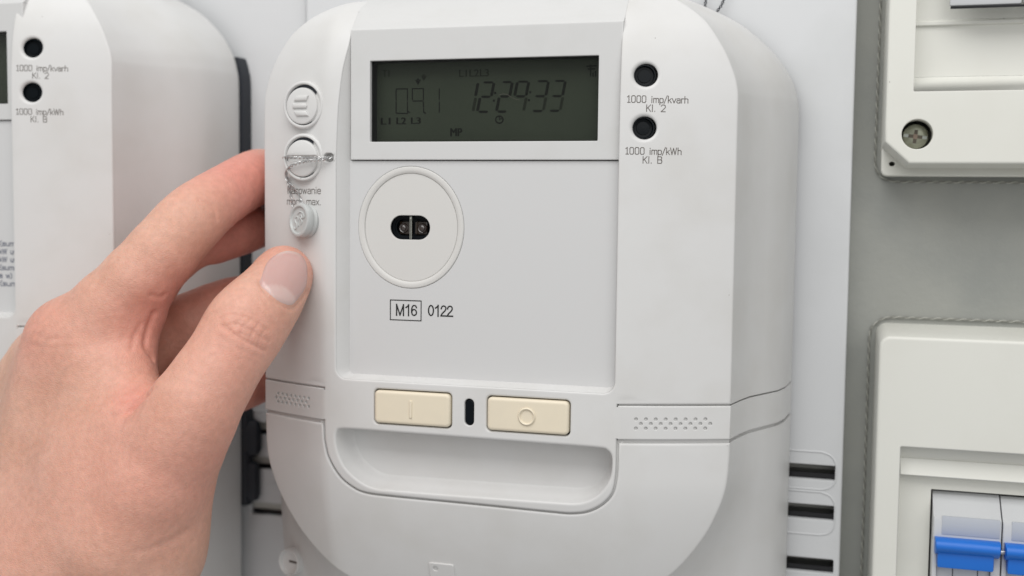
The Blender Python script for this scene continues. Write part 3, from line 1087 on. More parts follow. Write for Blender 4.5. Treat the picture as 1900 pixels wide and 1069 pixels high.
def onw(px, py, h):
    """point on the left wing under a photograph pixel, lifted by h mm"""
    y = -2.
    for _ in range(8):
        p = at(px, py, y)
        y = yf(p[0], p[2]) - h
    return at(px, py, y)


bm = new_bm()
for path in ([(619, 291, -.6), (612, 292, 1.0), (602, 293, 1.6), (588, 293.5, 2.3), (560, 293, 3.3), (540, 292.5, 4.5), (531, 292.5, 4.6), (526, 292.5, 2.6)],
             [(618, 290, -.6), (611, 293, 1.2), (602, 295.5, 1.7), (588, 297, 2.9), (565, 300, 3.6), (548, 304.5, 4.4), (538, 310, 4.6), (531, 320, 2.6), (532, 332, .9), (536, 344, .8), (538, 358, .9), (541, 371, 1.6), (543, 385, 2.4)],
             [(531, 321, 2.4), (535, 336, 1.0), (543, 347, .9), (553, 360, 1.2), (559, 372, 1.8), (560, 384, 2.6)]):
    pts = catmull([onw(*p) - org for p in path], 6)
    add_twist(bm, pts, .19, .40 if path[-1][0] != 560 else .3, 3.6)
finish('seal_wire', bm, M['steel'], seal, 60)
c0 = onw(566, 411, 0)
fr = frame_at(c0[0], c0[2])
n_ = (fr[1] + Vector((-.22, -.1, .10))).normalized()
u_ = Vector((0, 0, 1)).cross(n_).normalized() * -1
u_ = u_ if u_.x > 0 else -u_
v_ = n_.cross(u_)
v_ = v_ if v_.z > 0 else -v_
base = Vector(c0) - Vector(org) + Vector((1.1, 0, .2))
bm = new_bm()
add_lathe(bm, (base, n_, u_, v_), [(5.6, -1.2), (6.2, -.6), (6.35, .3), (6.0, .8), (5.9, 1.2), (6.25, 1.7), (6.35, 3.6), (6.1, 4.2), (5.6, 4.45), (5.1, 4.35), (4.8, 3.85), (4.7, 3.7), (2, 3.7)], 44)
sd = finish('seal_disc', bm, M['sealgrey'], seal, 40)
bm = new_bm()
mark = [[(-3.0, -2.6), (-2.2, -3.3), (-1.2, -2.8), (-1.4, -1.6), (-2.4, -.6), (-2.6, .6), (-1.4, 1.2), (-.6, .4), (-.9, -.8), (-.2, -2.2)],
        [(-1.2, 2.2), (.2, 3.0), (2.0, 2.6), (3.1, 1.2), (1.6, .8), (1.0, 1.8), (.2, 1.0), (1.8, -.4), (1.2, -1.6)]]
for pl in mark:
    add_tube(bm, [base + u_ * p[0] + v_ * p[1] + n_ * 3.72 for p in catmull(pl, 4)], .34, 5)
finish('seal_mark', bm, M['sealgrey'], seal, 60)

hw = thing('sealing_wire', 'thin twisted wire loop hanging on the board above the sharp meter', 'wire', (-60, 78, 84))
bm = new_bm()
ow = np.array([-60, 78, 84.])
for path in ([(1309, -40), (1310, 0), (1308, 12), (1306, 22), (1304, 40)], [(1352, -40), (1343, 0), (1338, 11), (1330, 22), (1322, 30)]):
    add_twist(bm, [at(p[0], p[1], 77.) - ow for p in path], .22, .4, 3.2)
finish('wire_strand', bm, M['rubber'], hw, 60)
hw2 = thing('sealing_wire', 'dark end of twisted wire above the blurred left meter', 'wire', (-320, 84, 95))
bm = new_bm()
ow = np.array([-320, 84, 95.])
add_twist(bm, [at(*p, 79.) - ow for p in ((318, -40), (319, 0), (321, 7), (318, 14))], .4, .6, 3.2)
finish('wire_strand', bm, M['rubber'], hw2, 60)


# ------------------------------------------------------------------ circuit breakers and their enclosures
YE = 62.


def make_breaker(x, z_top, pitch, label, depth0=66.):
    """front of one breaker pole: x = left edge, z_top = top edge of the visible face"""
    root = thing('circuit_breaker', label, 'circuit breaker', (x, depth0, z_top), 'circuit breakers in the right enclosures')
    w = pitch - .5
    bm = new_bm()
    sec = [(-.3, 20), (-.3, 13.4), (.1, 12.2), (-5.6, 3.4), (-7.2, .4), (-8.4, 0), (-15.5, 0), (-16.0, .6), (-16.0, 8)]
    xs = [0, .35, w - .35, w]
    rows = []
    for j, xx in enumerate(xs):
        ins = .35 if j in (0, 3) else 0
        rows.append([(xx, a[1] + ins - 4, a[0] - (ins if 0 else 0)) for a in sec])
    rows = [[(xs[0], 20, a[0]) for a in sec]] + rows + [[(xs[-1], 20, a[0]) for a in sec]]
    add_grid(bm, rows)
    # columns either side of the lever slot and the ribs inside it
    for xa, xb, ya in ((0, 1.6, -4), (w - 3.2, w, -4)):
        add_box(bm, xa, xb, ya, 16, -50, -15.4, .3)
    for xa, xb in ((1.8, 7.4), (7.7, 16.2), (16.5, w - 3.4)):
        add_box(bm, xa, xb, -1.6, 14, -50, -24, .25)
    finish('breaker_body', bm, M['breaker'], root, 30)
    bm = new_bm()
    add_box(bm, 3.0, w - .6, -4.25, -3.0, -13.4, -6.6, .12)
    finish('face_label', bm, M['breakerface'], root, 30)
    bm = new_bm()
    add_box(bm, 1.7, w - 3.3, .5, 3, -50, -15)
    finish('lever_slot', bm, M['black'], root, 30)
    # lever: rounded bar with a skirt
    bm = new_bm()
    prof = [(-15.0, -4.4), (-14.4, -7.5), (-15.4, -9.6), (-17.6, -10.6), (-20.0, -10.2), (-22.4, -8.2), (-24.4, -5.0), (-24.8, -1.0), (-22, 1), (-16, 0)]
    prof = [tuple(p) for p in catmull(prof, 3, closed=True)]
    rows = []
    for xx, k in ((.6, .9), (.9, 1.), (w - .9, 1.), (w - .6, .9)):
        rows.append([(xx, -4.6 + (p[1] + 4.6) * k, -14.4 + (p[0] + 15) * .68 * k) for p in prof])
    vs = add_grid(bm, rows, close_v=True)
    bm.faces.new(vs[0])
    bm.faces.new(vs[-1])
    add_box(bm, 1.6, w - 2.6, -8.0, 1, -25.2, -18.6, .6)
    finish('lever', bm, M['blue'], root, 40)
    bm = new_bm()
    add_tube(bm, [(w - 1.2, -5.4, -18), (w + 2.0, -5.4, -18)], .85, 10)
    finish('lever_pin', bm, M['steel'], root, 50)
    return root


# ---- lower enclosure
bm = None
low = thing('breaker_enclosure', 'ivory enclosure with blue breaker levers at lower right', 'enclosure', (8, 92, -45), 'ivory enclosures on the grey wall')
ol = np.array([8, 92, -45.])


def shifted(name, bm, m, parent, off, deg=35):
    for v in bm.verts:
        v.co -= Vector(off) * S
    return finish(name, bm, m, parent, deg)


bm = new_bm()
front = rrect(9.4, 150, -230, -48.0, 4.2, 6)
rec = rrect(18.2, 140, -222, -89.6, .6, 3)
add_sheet(bm, front, [dict(loop=rec, r=.35, depth=0)], lambda x, z: YE, r=1.1, depth=0, sp=12)
fr_l = offset(front, 0)
bk_l = [(p[0] + (-1.0 if p[0] < 40 else 1), p[1] + (2.2 if p[1] > -150 else 0)) for p in fr_l]
add_grid(bm, [[(p[0], YE + 1.1, p[1]) for p in fr_l], [(p[0] * .5 + q[0] * .5, 72, p[1] * .5 + q[1] * .5) for p, q in zip(fr_l, bk_l)], [(q[0], 92, q[1]) for q in bk_l]], close_v=True)
# stepped recess: top wall, first ledge, sloping band, inner frame
ins = [(0, YE + .35), (.15, YE + 4.5), (.6, YE + 5.0), (.7, YE + 5.2)]
tops = [(-89.6, YE + .35), (-89.9, YE + 6.5), (-95.0, YE + 6.9), (-95.1, YE + 6.4), (-101.0, YE + 4.4), (-101.3, YE + 4.8), (-101.4, YE + 8.8)]
rows = [[(18.2 + .12 * i, y, z), (140, y, z)] for i, (z, y) in enumerate(tops)]
add_grid(bm, rows)
add_grid(bm, [[(18.2, YE + .35, -89.6), (18.7, YE + 8.8, -89.6)], [(18.2, YE + .35, -222), (18.7, YE + 8.8, -222)]])
add_sheet(bm, [(18.6, -222), (140, -222), (140, -100.9), (18.6, -100.9)], [dict(loop=rrect(30.2, 138, -200, -107.0, .3, 2), r=.2, depth=8)], lambda x, z: YE + 8.8, r=.05, depth=0, sp=15)
shifted('enclosure_cover', bm, M['box'], low, ol)
bm = new_bm()
add_box(bm, 25, 145, 88, 90, -215, -101)
shifted('enclosure_cavity', bm, M['black'], low, ol)
make_breaker(30.9, -108.3, 24.3, 'light grey breaker with blue lever nearest the enclosure edge')
b2 = make_breaker(55.2, -108.5, 24.3, 'second blue-lever breaker, cut by the right photo edge')

# ---- upper enclosure
up = thing('breaker_enclosure', 'ivory enclosure with recessed cross screw at upper right', 'enclosure', (8, 92, 12), 'ivory enclosures on the grey wall')
ou = np.array([8, 92, 12.])
bm = new_bm()
zt = 170
corner = [(8.9, 24.6), (17.6, 16.4)]
front = [corner[1], (150, 16.3), (150, zt), (8.9, zt), corner[0]]
front = densify(front, 6)
SCX, SCZ = at(1702, 249, YE)[0], at(1702, 249, YE)[2]
win = rrect(18.45, 140, 42.9, 160, .5, 3)
add_sheet(bm, front, [dict(loop=win, r=.2, depth=0), dict(loop=circ(SCX, SCZ, 5.5, 40), r=.25, depth=11)], lambda x, z: YE, r=.8, depth=0, sp=12)
bk = [(p[0] - (.9 if p[0] < 40 else 0), p[1] - (1.7 if p[1] < 60 else 0)) for p in front]
add_grid(bm, [[(p[0], YE + .8, p[1]) for p in front], [(p[0] * .4 + q[0] * .6, 80, p[1] * .4 + q[1] * .6) for p, q in zip(front, bk)], [(q[0], 92, q[1]) for q in bk]], close_v=True)
# window: bright sloping sill, flat back, ridge across
shifted('enclosure_cover', bm, M['box'], up, ou)
bm = new_bm()
for sill in ([(42.9, YE + .2), (48.9, YE + 8.2)], [(48.95, YE + 8.2), (67.6, YE + 8.6)], [(67.61, YE + 8.6), (67.9, YE + 7.4), (68.1, YE + 7.3), (69.0, YE + 7.3), (69.9, YE + 8.3)], [(69.91, YE + 8.3), (82, YE + 8.6)]):
    add_grid(bm, [[(18.45, y, z), (140, y, z)] for z, y in sill])
add_grid(bm, [[(18.45, YE + .2, 42.9), (18.6, YE + 9, 42.9)], [(18.45, YE + .2, 160), (18.6, YE + 9, 160)]])
add_sheet(bm, [(18.5, 81.9), (140, 81.9), (140, 160), (18.5, 160)], [], lambda x, z: YE + 8.6, r=.05, depth=0, sp=20)
shifted('window_insert', bm, M['box'], up, ou, 15)
bm = new_bm()
# base foot showing below the cut-off corner
foot = [(8.2, 14.6), (8.4, 13.7), (8.9, 12.9), (9.6, 12.5), (10.6, 12.3), (150, 12.3), (150, 30), (8.2, 30)]
add_sheet(bm, foot, [dict(loop=circ(12.2, 17.0, 1.1, 14, .9), r=.3, depth=4)], lambda x, z: 80 + .25 * (z - 12), r=.8, depth=11, sp=4)
shifted('enclosure_base', bm, M['box'], up, ou)
bm = new_bm()
fr = (Vector((SCX - .35, YE + 8.0, SCZ - .5)), Vector((0, -1, 0)), Vector((.99, 0, -.12)).normalized(), Vector((.12, 0, .99)).normalized())
c, n, u, v = fr
add_lathe(bm, fr, [(4.75, -2), (4.7, .2), (4.4, .65), (3.2, 1.0), (2.0, 1.15)], 36)
scw = shifted('cover_screw', bm, M['zinc'], up, ou)
bm = new_bm()


def flat(P, h):
    bm.faces.new([V(bm, c + u * p[0] + v * p[1] + n * h) for p in P])


flat([(-4.2, -.6), (4.2, -.6), (4.2, .6), (-4.2, .6)], 1.19)
o_ = shifted('screw_slot', bm, mat('slot_metal', (.34, .36, .33), .4, .6), scw, ou)
bm = new_bm()
for k in range(2):
    L = [(-.62, -2.5), (.62, -2.5), (.62, 2.5), (-.62, 2.5)]
    L = L if k == 0 else [(-p[1], p[0]) for p in L]
    flat(L, 1.24 + k * .04)
o_ = shifted('screw_cross', bm, mat('cross_dark', (.10, .085, .065), .5, .3), scw, ou)
bm = new_bm()
flat([(1.05 * math.cos(q + .78), 1.3 * math.sin(q + .78)) for q in (0, math.pi / 2, math.pi, math.pi * 1.5)], 1.34)
o_ = shifted('screw_socket', bm, mat('socket_rust', (.24, .18, .14), .6, .2), scw, ou)
tb = thing('circuit_breaker', 'bottom edge of a grey breaker cut by the top photo edge', 'circuit breaker', (31.5, 68, 76), 'circuit breakers in the right enclosures')
bm = new_bm()
pz = at(1762, 13, 58)[2]
px0 = at(1762, 13, 58)[0]
for k in range(3):
    add_box(bm, px0 + 24.6 * k, px0 + 24.6 * k + 24.2, 58, 60.5, pz + .35, pz + 40, .8)
for vv in bm.verts:
    vv.co -= Vector((31.5, 68, 76)) * S
finish('breaker_body', bm, M['breaker'], tb, 30)
bm = new_bm()
add_box(bm, px0 + .4, 130, 58.6, 60, pz - .5, pz + .3, .1)
for vv in bm.verts:
    vv.co -= Vector((31.5, 68, 76)) * S
finish('breaker_gap', bm, M['black'], tb, 30)

# ---- twisted edging round both enclosures
for lab, pts, o0 in (('twisted edging strand along the lower enclosure rim', [(6.0, 91.2, -230), (6.0, 91.2, -52), (6.8, 91.2, -47.5), (10.5, 91.2, -44.2), (14, 91.2, -43.4), (150, 91.2, -43.4)], (6, 91, -45)),
                     ('twisted edging strand along the upper enclosure rim', [(6.3, 91.2, 180), (6.0, 91.2, 18), (6.8, 91.2, 14.4), (9.5, 91.2, 11.4), (14, 91.2, 10.3), (150, 91.2, 10.0)], (6, 91, 12))):
    t = thing('edging_strand', lab, 'edging', o0, 'twisted edging round the enclosures')
    bm = new_bm()
    add_twist(bm, [np.array(p) - np.array(o0) for p in pts], .2, .3, 4.8, 5, .55, (0,))
    finish('light_strand', bm, M['trim'], t, 60)
    bm = new_bm()
    add_twist(bm, [np.array(p) - np.array(o0) for p in pts], .26, .26, 4.8, 5, .55, (math.pi,))
    finish('dark_strand', bm, M['trimdark'], t, 60)



HAND_VOXEL = .6
SKIN_A, SKIN_B, SKIN_RED = (.61, .345, .245), (.71, .445, .34), (.68, .285, .225)


# ------------------------------------------------------------------ the hand
def seg_d(P, a, b):
    ba = b - a
    h = np.clip(((P - a) @ ba) / (ba @ ba), 0, 1)
    return P - a - h[:, None] * ba, h


def cone(P, a, b, ra, rb, flat=None):
    q, h = seg_d(P, a, b)
    if flat is not None:
        n, k = flat
        q = q + np.outer(q @ n, n) * (1 / k - 1)
    return np.sqrt((q * q).sum(1)) - (ra + (rb - ra) * h)


def smin(a, b, k):
    h = np.clip(.5 + .5 * (b - a) / k, 0, 1)
    return b + (a - b) * h - k * h * (1 - h)


def chain(P, pts, k=4.):
    q = catmull([list(a) + [r] for a, r in pts], 2)
    pts = [(v[:3], v[3]) for v in q]
    d = None
    for (a, ra), (b, rb) in zip(pts, pts[1:]):
        e = cone(P, a, b, ra, rb)
        d = e if d is None else smin(d, e, k)
    return d


def J(px, py, y, r):
    return at(px, py, y), r


THUMB = [J(215, 1010, -52, 19), J(330, 812, -46, 16.0), J(364, 752, -44, 14.2), J(431, 646, -33, 12.8), J(462, 596, -27, 12.9), J(501, 550, -17, 11.1), J(523, 515, -9.2, 9.3), J(528, 506, -7.0, 8.6)]
INDEX = [J(160, 632, -27, 16.5), J(258, 520, -24, 13.0), J(336, 428, -15, 11.6), J(378, 388, -7, 10.6), J(424, 357, 7, 10.0), J(462, 335, 23, 10.0), J(482, 325, 38, 9.6), J(489, 321, 50, 8.2)]
MIDDLE = [J(190, 620, -12, 13), J(332, 462, 4, 10.0), J(398, 440, 17, 9.6), J(456, 423, 32, 9.2), J(478, 416, 46, 8.4), J(486, 412, 54, 7.4)]
RING = [J(200, 720, 4, 12), J(304, 622, 12, 10.6), J(396, 576, 20, 10.0), J(456, 556, 36, 9.2), J(478, 556, 50, 7.8)]
LITTLE = [J(230, 790, 2, 13), J(360, 745, 12, 9.2), J(440, 722, 28, 8.6), J(474, 712, 44, 7.6), J(482, 710, 52, 6.8)]
PALM = [  # (from, to, radius, radius)
    (J(60, 1030, -30, 24), J(138, 640, -26, 18)),       # index metacarpal, back of the hand
    (J(20, 1010, -16, 26), J(102, 676, -10, 16.5)),         # middle and ring metacarpals, deeper
    (J(150, 1050, 4, 22), J(215, 780, 2, 14)),
    (J(120, 1090, -40, 26), J(262, 812, -42, 15)),        # first web muscle between thumb and index
    (J(215, 870, -38, 17), J(200, 690, -31, 14)),
    (J(-60, 1330, -28, 31), J(110, 1040, -34, 27)),       # wrist
    (J(140, 1330, -30, 27), J(250, 1020, -42, 19)),       # radial side of the wrist, ball of the thumb
    (J(324, 845, -41, 15.6), J(262, 1010, -42, 20)),
    (J(90, 1120, -42, 27), J(215, 990, -42, 22)),
    (J(195, 880, -35, 21), J(150, 1010, -34, 24)),
    (J(-40, 1000, -10, 26), J(70, 720, -2, 15)),
]
WEB = [(J(268, 772, -42, 6.5), J(240, 705, -33, 7.5)), (J(240, 705, -33, 7.5), J(240, 645, -27, 8)), (J(240, 645, -27, 8), J(266, 590, -23, 7))]


def hand_base(P):
    palm = None
    for (a, ra), (b, rb) in PALM:
        e = cone(P, a, b, ra, rb)
        palm = e if palm is None else smin(palm, e, 15.)
    web = None
    for (a, ra), (b, rb) in WEB:
        e = cone(P, a, b, ra, rb)
        web = e if web is None else smin(web, e, 4)
    palm = smin(palm, web, 7.)
    out = smin(palm, chain(P, THUMB, 4.5), 5.)
    for c, k in ((INDEX, 7.), (MIDDLE, 6.), (RING, 6.), (LITTLE, 6.)):
        out = smin(out, smin(palm, chain(P, c), k), 1.0)
    return out


GROOVES = []


def creases(P):
    d = np.zeros(len(P))
    for pts, depth, w in GROOVES:
        m = None
        lo, hi = pts.min(0) - 4 * w, pts.max(0) + 4 * w
        sel = np.where(((P > lo) & (P < hi)).all(1))[0]
        if len(sel) == 0:
            continue
        Q = P[sel]
        for a, b in zip(pts, pts[1:]):
            q, _ = seg_d(Q, a, b)
            e = (q * q).sum(1)
            m = e if m is None else np.minimum(m, e)
        d[sel] += depth * np.exp(-m / (w * w))
    return d


def hand_grad(P, f=hand_base, e=.25):
    g = np.stack([f(P + np.eye(3)[k] * e) - f(P - np.eye(3)[k] * e) for k in range(3)], 1)
    return g / (np.linalg.norm(g, axis=1)[:, None] + 1e-9)


def cast(px):
    """skin points seen under photograph pixels"""
    px = np.array(px, float)
    D = c_f[None] + c_r[None] * (px[:, :1] - 950) / FPX - c_u[None] * (px[:, 1:2] - 534.5) / FPX
    D /= np.linalg.norm(D, axis=1)[:, None]
    t = np.full(len(px), 280.)
    for _ in range(80):
        t += np.clip(hand_base(C_POS + D * t[:, None]), -2, 30) * .8
    return C_POS + D * t[:, None], t < 520


def groove(px, depth, w):
    P, ok = cast(catmull([(p[0], p[1]) for p in px], 4))
    if ok.all():
        GROOVES.append((P, depth, w))


groove([(483, 520), (487, 534), (500, 550), (520, 565), (541, 574), (558, 559), (571, 540)], .45, .75)
groove([(483, 506), (481, 520), (484, 532)], .3, .6)
# folds at the root of the thumb, creases of the joints, wrinkles over the thumb knuckle
groove([(276, 728), (266, 738), (254, 750), (240, 762)], 1.3, 1.6)
groove([(250, 752), (230, 766), (208, 772)], .5, 1.2)
groove([(262, 736), (240, 742), (222, 742)], .35, 1.0)
groove([(402, 408), (398, 392), (385, 378), (370, 371)], .45, .9)
groove([(412, 604), (424, 612), (436, 622), (452, 631), (470, 641), (492, 652)], .5, .7)
groove([(410, 590), (424, 583), (440, 584), (458, 590), (476, 600), (496, 614)], .24, .6)
groove([(420, 604), (436, 601), (448, 606)], .3, .5)
groove([(456, 608), (470, 616), (486, 628), (500, 634)], .3, .55)
groove([(424, 576), (440, 573), (456, 576)], .14, .6)
groove([(464, 580), (480, 588), (494, 600)], .15, .5)
groove([(428, 612), (440, 600), (452, 586)], .22, .45)
groove([(446, 622), (452, 606), (466, 592)], .24, .45)
groove([(462, 632), (470, 616), (480, 600)], .22, .45)
groove([(478, 642), (484, 624), (492, 612)], .2, .45)
groove([(436, 622), (448, 618), (460, 626)], .2, .45)
groove([(398, 618), (420, 634), (448, 650), (476, 662)], .14, .7)
groove([(390, 640), (416, 656), (446, 668)], .1, .7)
groove([(286, 582), (276, 608), (270, 640), (284, 664)], .9, 1.3)
groove([(262, 602), (250, 622), (244, 648)], .3, 1.0)
groove([(306, 548), (296, 552), (282, 548)], .5, 1.2)
groove([(70, 622), (90, 630), (120, 628)], .22, 1.0)
groove([(60, 640), (90, 646), (118, 644)], .18, 1.0)
groove([(345, 985), (310, 1008), (280, 1018), (250, 1024)], .3, 1.5)


def surface_nets(f, lo, hi, h):
    n = [int((b - a) / h) + 1 for a, b in zip(lo, hi)]
    c = 4
    cx = [np.arange(-(-k // c) + 1) for k in n]
    gc = np.stack(np.meshgrid(*cx, indexing='ij'), -1).reshape(-1, 3) * (h * c) + np.array(lo) + h * c / 2
    vc = f(gc).reshape([len(q) for q in cx])
    full = vc.repeat(c, 0).repeat(c, 1).repeat(c, 2)[:n[0], :n[1], :n[2]].copy()
    idx = np.argwhere(np.abs(full) < h * c * 1.1)
    full[tuple(idx.T)] = f(idx * h + np.array(lo))
    ins = full < 0
    corners = [(i, j, k) for i in (0, 1) for j in (0, 1) for k in (0, 1)]
    sl = lambda A, o: A[o[0]:n[0] - 1 + o[0], o[1]:n[1] - 1 + o[1], o[2]:n[2] - 1 + o[2]]
    cnt = sum(sl(ins, o).astype(int) for o in corners)
    act = np.argwhere((cnt > 0) & (cnt < 8))
    acc, w = np.zeros((len(act), 3)), np.zeros(len(act))
    for a in corners:
        for ax in range(3):
            if a[ax]:
                continue
            b = list(a)
            b[ax] = 1
            va = full[tuple((act + a).T)]
            vb = full[tuple((act + b).T)]
            m = (va < 0) != (vb < 0)
            t = np.where(m, va / np.where(m, va - vb, 1), 0)
            p = np.array(a, float)[None].repeat(len(act), 0)
            p[:, ax] += t
            acc += p * m[:, None]
            w += m
    verts = (act + acc / w[:, None]) * h + np.array(lo)
    num = -np.ones([k - 1 for k in n], int)
    num[tuple(act.T)] = np.arange(len(act))
    faces = []
    for ax in range(3):
        u, v = (ax + 1) % 3, (ax + 2) % 3
        s0, s1 = [slice(None)] * 3, [slice(None)] * 3
        s0[ax], s1[ax] = slice(0, -1), slice(1, None)
        A, B = ins[tuple(s0)], ins[tuple(s1)]
        e = np.argwhere(A != B)
        e = e[(e[:, u] > 0) & (e[:, v] > 0) & (e[:, u] < n[u] - 1) & (e[:, v] < n[v] - 1)]
        if len(e) == 0:
            continue
        q = []
        for du, dv in ((1, 1), (0, 1), (0, 0), (1, 0)):
            o = e.copy()
            o[:, u] -= du
            o[:, v] -= dv
            q.append(num[tuple(o.T)])
        q = np.stack(q, 1)
        fl = B[tuple(e.T)]
        q[fl] = q[fl][:, ::-1]
        faces.append(q)
    return verts, np.concatenate(faces)


allp = [p for c in (THUMB, INDEX, MIDDLE, RING, LITTLE) for p in c] + [p for c in PALM for p in c]
lo = np.min([a - r - 3 for a, r in allp], 0)
hi = np.max([a + r + 3 for a, r in allp], 0)
lo[2] = max(lo[2], -185)
lo[0] = max(lo[0], -345)
hv, hf = surface_nets(hand_base, lo, hi, HAND_VOXEL)
hn = hand_grad(hv)
hv = hv - hn * (np.clip(hand_base(hv), -1, 1) + creases(hv))[:, None]

person = thing('person', 'left hand with bare skin gripping the sharp meter, thumb on its front', 'person', (-300, -30, -120))
op_ = np.array([-300, -30, -120.])
me = bpy.data.meshes.new('hand')
me.from_pydata(((hv - op_) * S).tolist(), [], hf.tolist())
me.validate()
for p in me.polygons:
    p.use_smooth = True
at_ = me.attributes.new('flush', 'FLOAT', 'POINT')
fl_ = np.zeros(len(hv))
for (px, py, y), r, k in (((540, 490, -10), 15, .5), ((480, 345, 20), 26, 1.0), ((400, 360, 0), 20, .45), ((330, 520, -20), 14, .4), ((420, 690, -45), 20, .35), ((466, 605, -32), 15, .45), ((285, 600, -28), 20, .65), ((475, 715, 40), 25, 1.0),
                          ((440, 440, 25), 25, .6), ((90, 620, -35), 20, .6), ((200, 830, -55), 30, .25), ((390, 840, -45), 22, .35), ((250, 740, -50), 9, .5), ((400, 590, 20), 40, .45), ((30, 1040, -55), 40, .4), ((300, 940, -60), 30, .3)):
    q = hv - at(px, py, y)
    fl_ += k * np.exp(-(q * q).sum(1) / (r * r))
at_.data.foreach_set('value', np.clip(fl_, 0, 1).astype(np.float32))


def skin_mat():
    m = bpy.data.materials.new('skin')
    m.use_nodes = True
    nt = m.node_tree
    N, L = nt.nodes.new, nt.links.new
    b = nt.nodes['Principled BSDF']
    b.inputs['Roughness'].default_value = .46
    b.inputs['Specular IOR Level'].default_value = .36
    b.inputs['Subsurface Weight'].default_value = .22
    b.inputs['Subsurface Radius'].default_value = (1.0, .35, .2)
    b.inputs['Subsurface Scale'].default_value = .0016
    tc = N('ShaderNodeTexCoord')
    a = N('ShaderNodeAttribute')
    a.attribute_name = 'flush'
    n1 = N('ShaderNodeTexNoise')
    n1.inputs['Scale'].default_value = 55
    n1.inputs['Detail'].default_value = 6
    n1.inputs['Roughness'].default_value = .65
    L(tc.outputs['Object'], n1.inputs['Vector'])
    r1 = N('ShaderNodeValToRGB')
    r1.color_ramp.elements[0].position, r1.color_ramp.elements[1].position = .3, .72
    r1.color_ramp.elements[0].color = (*SKIN_A, 1)
    r1.color_ramp.elements[1].color = (*SKIN_B, 1)
    L(n1.outputs['Fac'], r1.inputs['Fac'])
    mx = N('ShaderNodeMix')
    mx.data_type = 'RGBA'
    L(a.outputs['Fac'], mx.inputs[0])
    L(r1.outputs['Color'], mx.inputs[6])
    mx.inputs[7].default_value = (*SKIN_RED, 1)
    n2 = N('ShaderNodeTexNoise')
    n2.inputs['Scale'].default_value = 420
    n2.inputs['Detail'].default_value = 4
    L(tc.outputs['Object'], n2.inputs['Vector'])
    r2 = N('ShaderNodeMapRange')
    r2.inputs['From Min'].default_value, r2.inputs['From Max'].default_value = .3, .7
    r2.inputs['To Min'].default_value, r2.inputs['To Max'].default_value = .93, 1.06
    L(n2.outputs['Fac'], r2.inputs['Value'])
    mm = N('ShaderNodeMix')
    mm.data_type = 'RGBA'
    mm.blend_type = 'MULTIPLY'
    mm.inputs[0].default_value = 1
    L(mx.outputs[2], mm.inputs[6])
    L(r2.outputs[0], mm.inputs[7])
    L(mm.outputs[2], b.inputs['Base Color'])
    # fine skin relief: stretched cells, pores, soft unevenness
    mp = N('ShaderNodeMapping')
    mp.inputs['Rotation'].default_value = (0, .8, .4)
    mp.inputs['Scale'].default_value = (1.0, 1.0, 1.8)
    L(tc.outputs['Object'], mp.inputs['Vector'])
    vo = N('ShaderNodeTexVoronoi')
    vo.inputs['Scale'].default_value = 950
    vo.feature = 'DISTANCE_TO_EDGE'
    L(mp.outputs[0], vo.inputs['Vector'])
    vr = N('ShaderNodeMapRange')
    vr.inputs['From Max'].default_value = .25
    L(vo.outputs['Distance'], vr.inputs['Value'])
    m1 = N('ShaderNodeMapping')
    m1.inputs['Rotation'].default_value = (0, .91, 0)
    m2 = N('ShaderNodeMapping')
    m2.inputs['Scale'].default_value = (2.6, 1.0, .75)
    L(tc.outputs['Object'], m1.inputs['Vector'])
    L(m1.outputs[0], m2.inputs['Vector'])
    n3 = N('ShaderNodeTexNoise')
    n3.inputs['Scale'].default_value = 420
    n3.inputs['Detail'].default_value = 3
    L(m2.outputs[0], n3.inputs['Vector'])
    prev = None
    for src, st, di in ((n3.outputs['Fac'], .16, .0005), (vr.outputs[0], .28, .00025), (n2.outputs['Fac'], .25, .0006), (n1.outputs['Fac'], .25, .0025)):
        bp = N('ShaderNodeBump')
        bp.inputs['Strength'].default_value = st
        bp.inputs['Distance'].default_value = di
        L(src, bp.inputs['Height'])
        if prev:
            L(prev.outputs[0], bp.inputs['Normal'])
        prev = bp
    L(prev.outputs[0], b.inputs['Normal'])
    return m


M['skin'] = skin_mat()
link('hand', me, person, M['skin'])

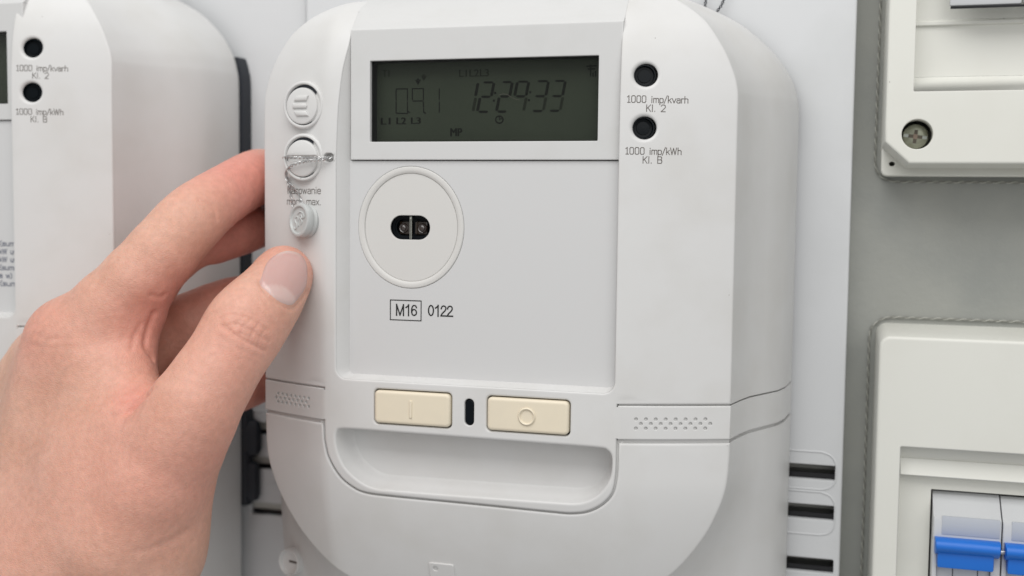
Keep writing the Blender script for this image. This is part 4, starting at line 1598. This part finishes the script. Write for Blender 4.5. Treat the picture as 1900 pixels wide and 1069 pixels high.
# thumb nail: a plate laid on the skin, slightly arched, with the pale half-moon at its root
NAIL = [(541, 571), (520, 564), (500, 549), (486, 533), (481, 522), (484, 505), (490, 489), (500, 476), (516, 466), (534, 461), (552, 464), (566, 474), (573, 490), (574, 508), (573, 524), (569, 538), (556, 557)]
nl_ = np.array(catmull(NAIL, 3, closed=True))
ncen = np.array([530., 515.])
rings, K = [], 9
for k in range(K + 1):
    rings.append(ncen + (nl_ - ncen) * (1 - k / K * .999))
flatp = np.concatenate(rings)
P, ok = cast(flatp)
G = hand_grad(P, hand_base)
nmean = G[len(nl_) * 5:].mean(0)
nmean /= np.linalg.norm(nmean)
bm = new_bm()
ks = np.repeat(np.arange(K + 1), len(nl_))
lift = np.where(ks == 0, -.75, np.where(ks == 1, .28, .42 + .25 * (ks / K)))
Pn = P + G * lift[:, None]
m_ = len(nl_)
lun = bm.verts.layers.float.new('lunula')
fre = bm.verts.layers.float.new('tip')
vs = [V(bm, p - op_) for p in Pn]
ax_ = np.array([-.35, .94])
for i, v in enumerate(vs):
    q = flatp[i] - np.array([512., 566.])
    e = ((q[0] * .86 + q[1] * .5) / 40) ** 2 + ((-q[0] * .5 + q[1] * .86) / 34) ** 2
    v[lun] = float(np.clip((1.0 - e) * 5 + .5, 0, 1))
    v[fre] = float(np.clip((472 - flatp[i][1] + .15 * abs(flatp[i][0] - 532)) / 5, 0, 1))
for k in range(K):
    for i in range(m_):
        j = (i + 1) % m_
        try:
            bm.faces.new((vs[k * m_ + i], vs[k * m_ + j], vs[(k + 1) * m_ + j], vs[(k + 1) * m_ + i]))
        except ValueError:
            pass


def nail_mat():
    m = mat('nail', (.64, .40, .36), .22, spec=.5, sss=(.25, (1, .4, .3), .002))
    nt = m.node_tree
    b = nt.nodes['Principled BSDF']
    N, L = nt.nodes.new, nt.links.new
    prev = None
    for nm, c in (('lunula', (.63, .45, .415)), ('tip', (.66, .51, .46))):
        a = N('ShaderNodeAttribute')
        a.attribute_name = nm
        mx = N('ShaderNodeMix')
        mx.data_type = 'RGBA'
        L(a.outputs['Fac'], mx.inputs[0])
        if prev:
            L(prev.outputs[2], mx.inputs[6])
        else:
            mx.inputs[6].default_value = (.56, .355, .325, 1)
        mx.inputs[7].default_value = (*c, 1)
        prev = mx
    L(prev.outputs[2], b.inputs['Base Color'])
    return m


finish('thumb_nail', bm, nail_mat(), person, 60)
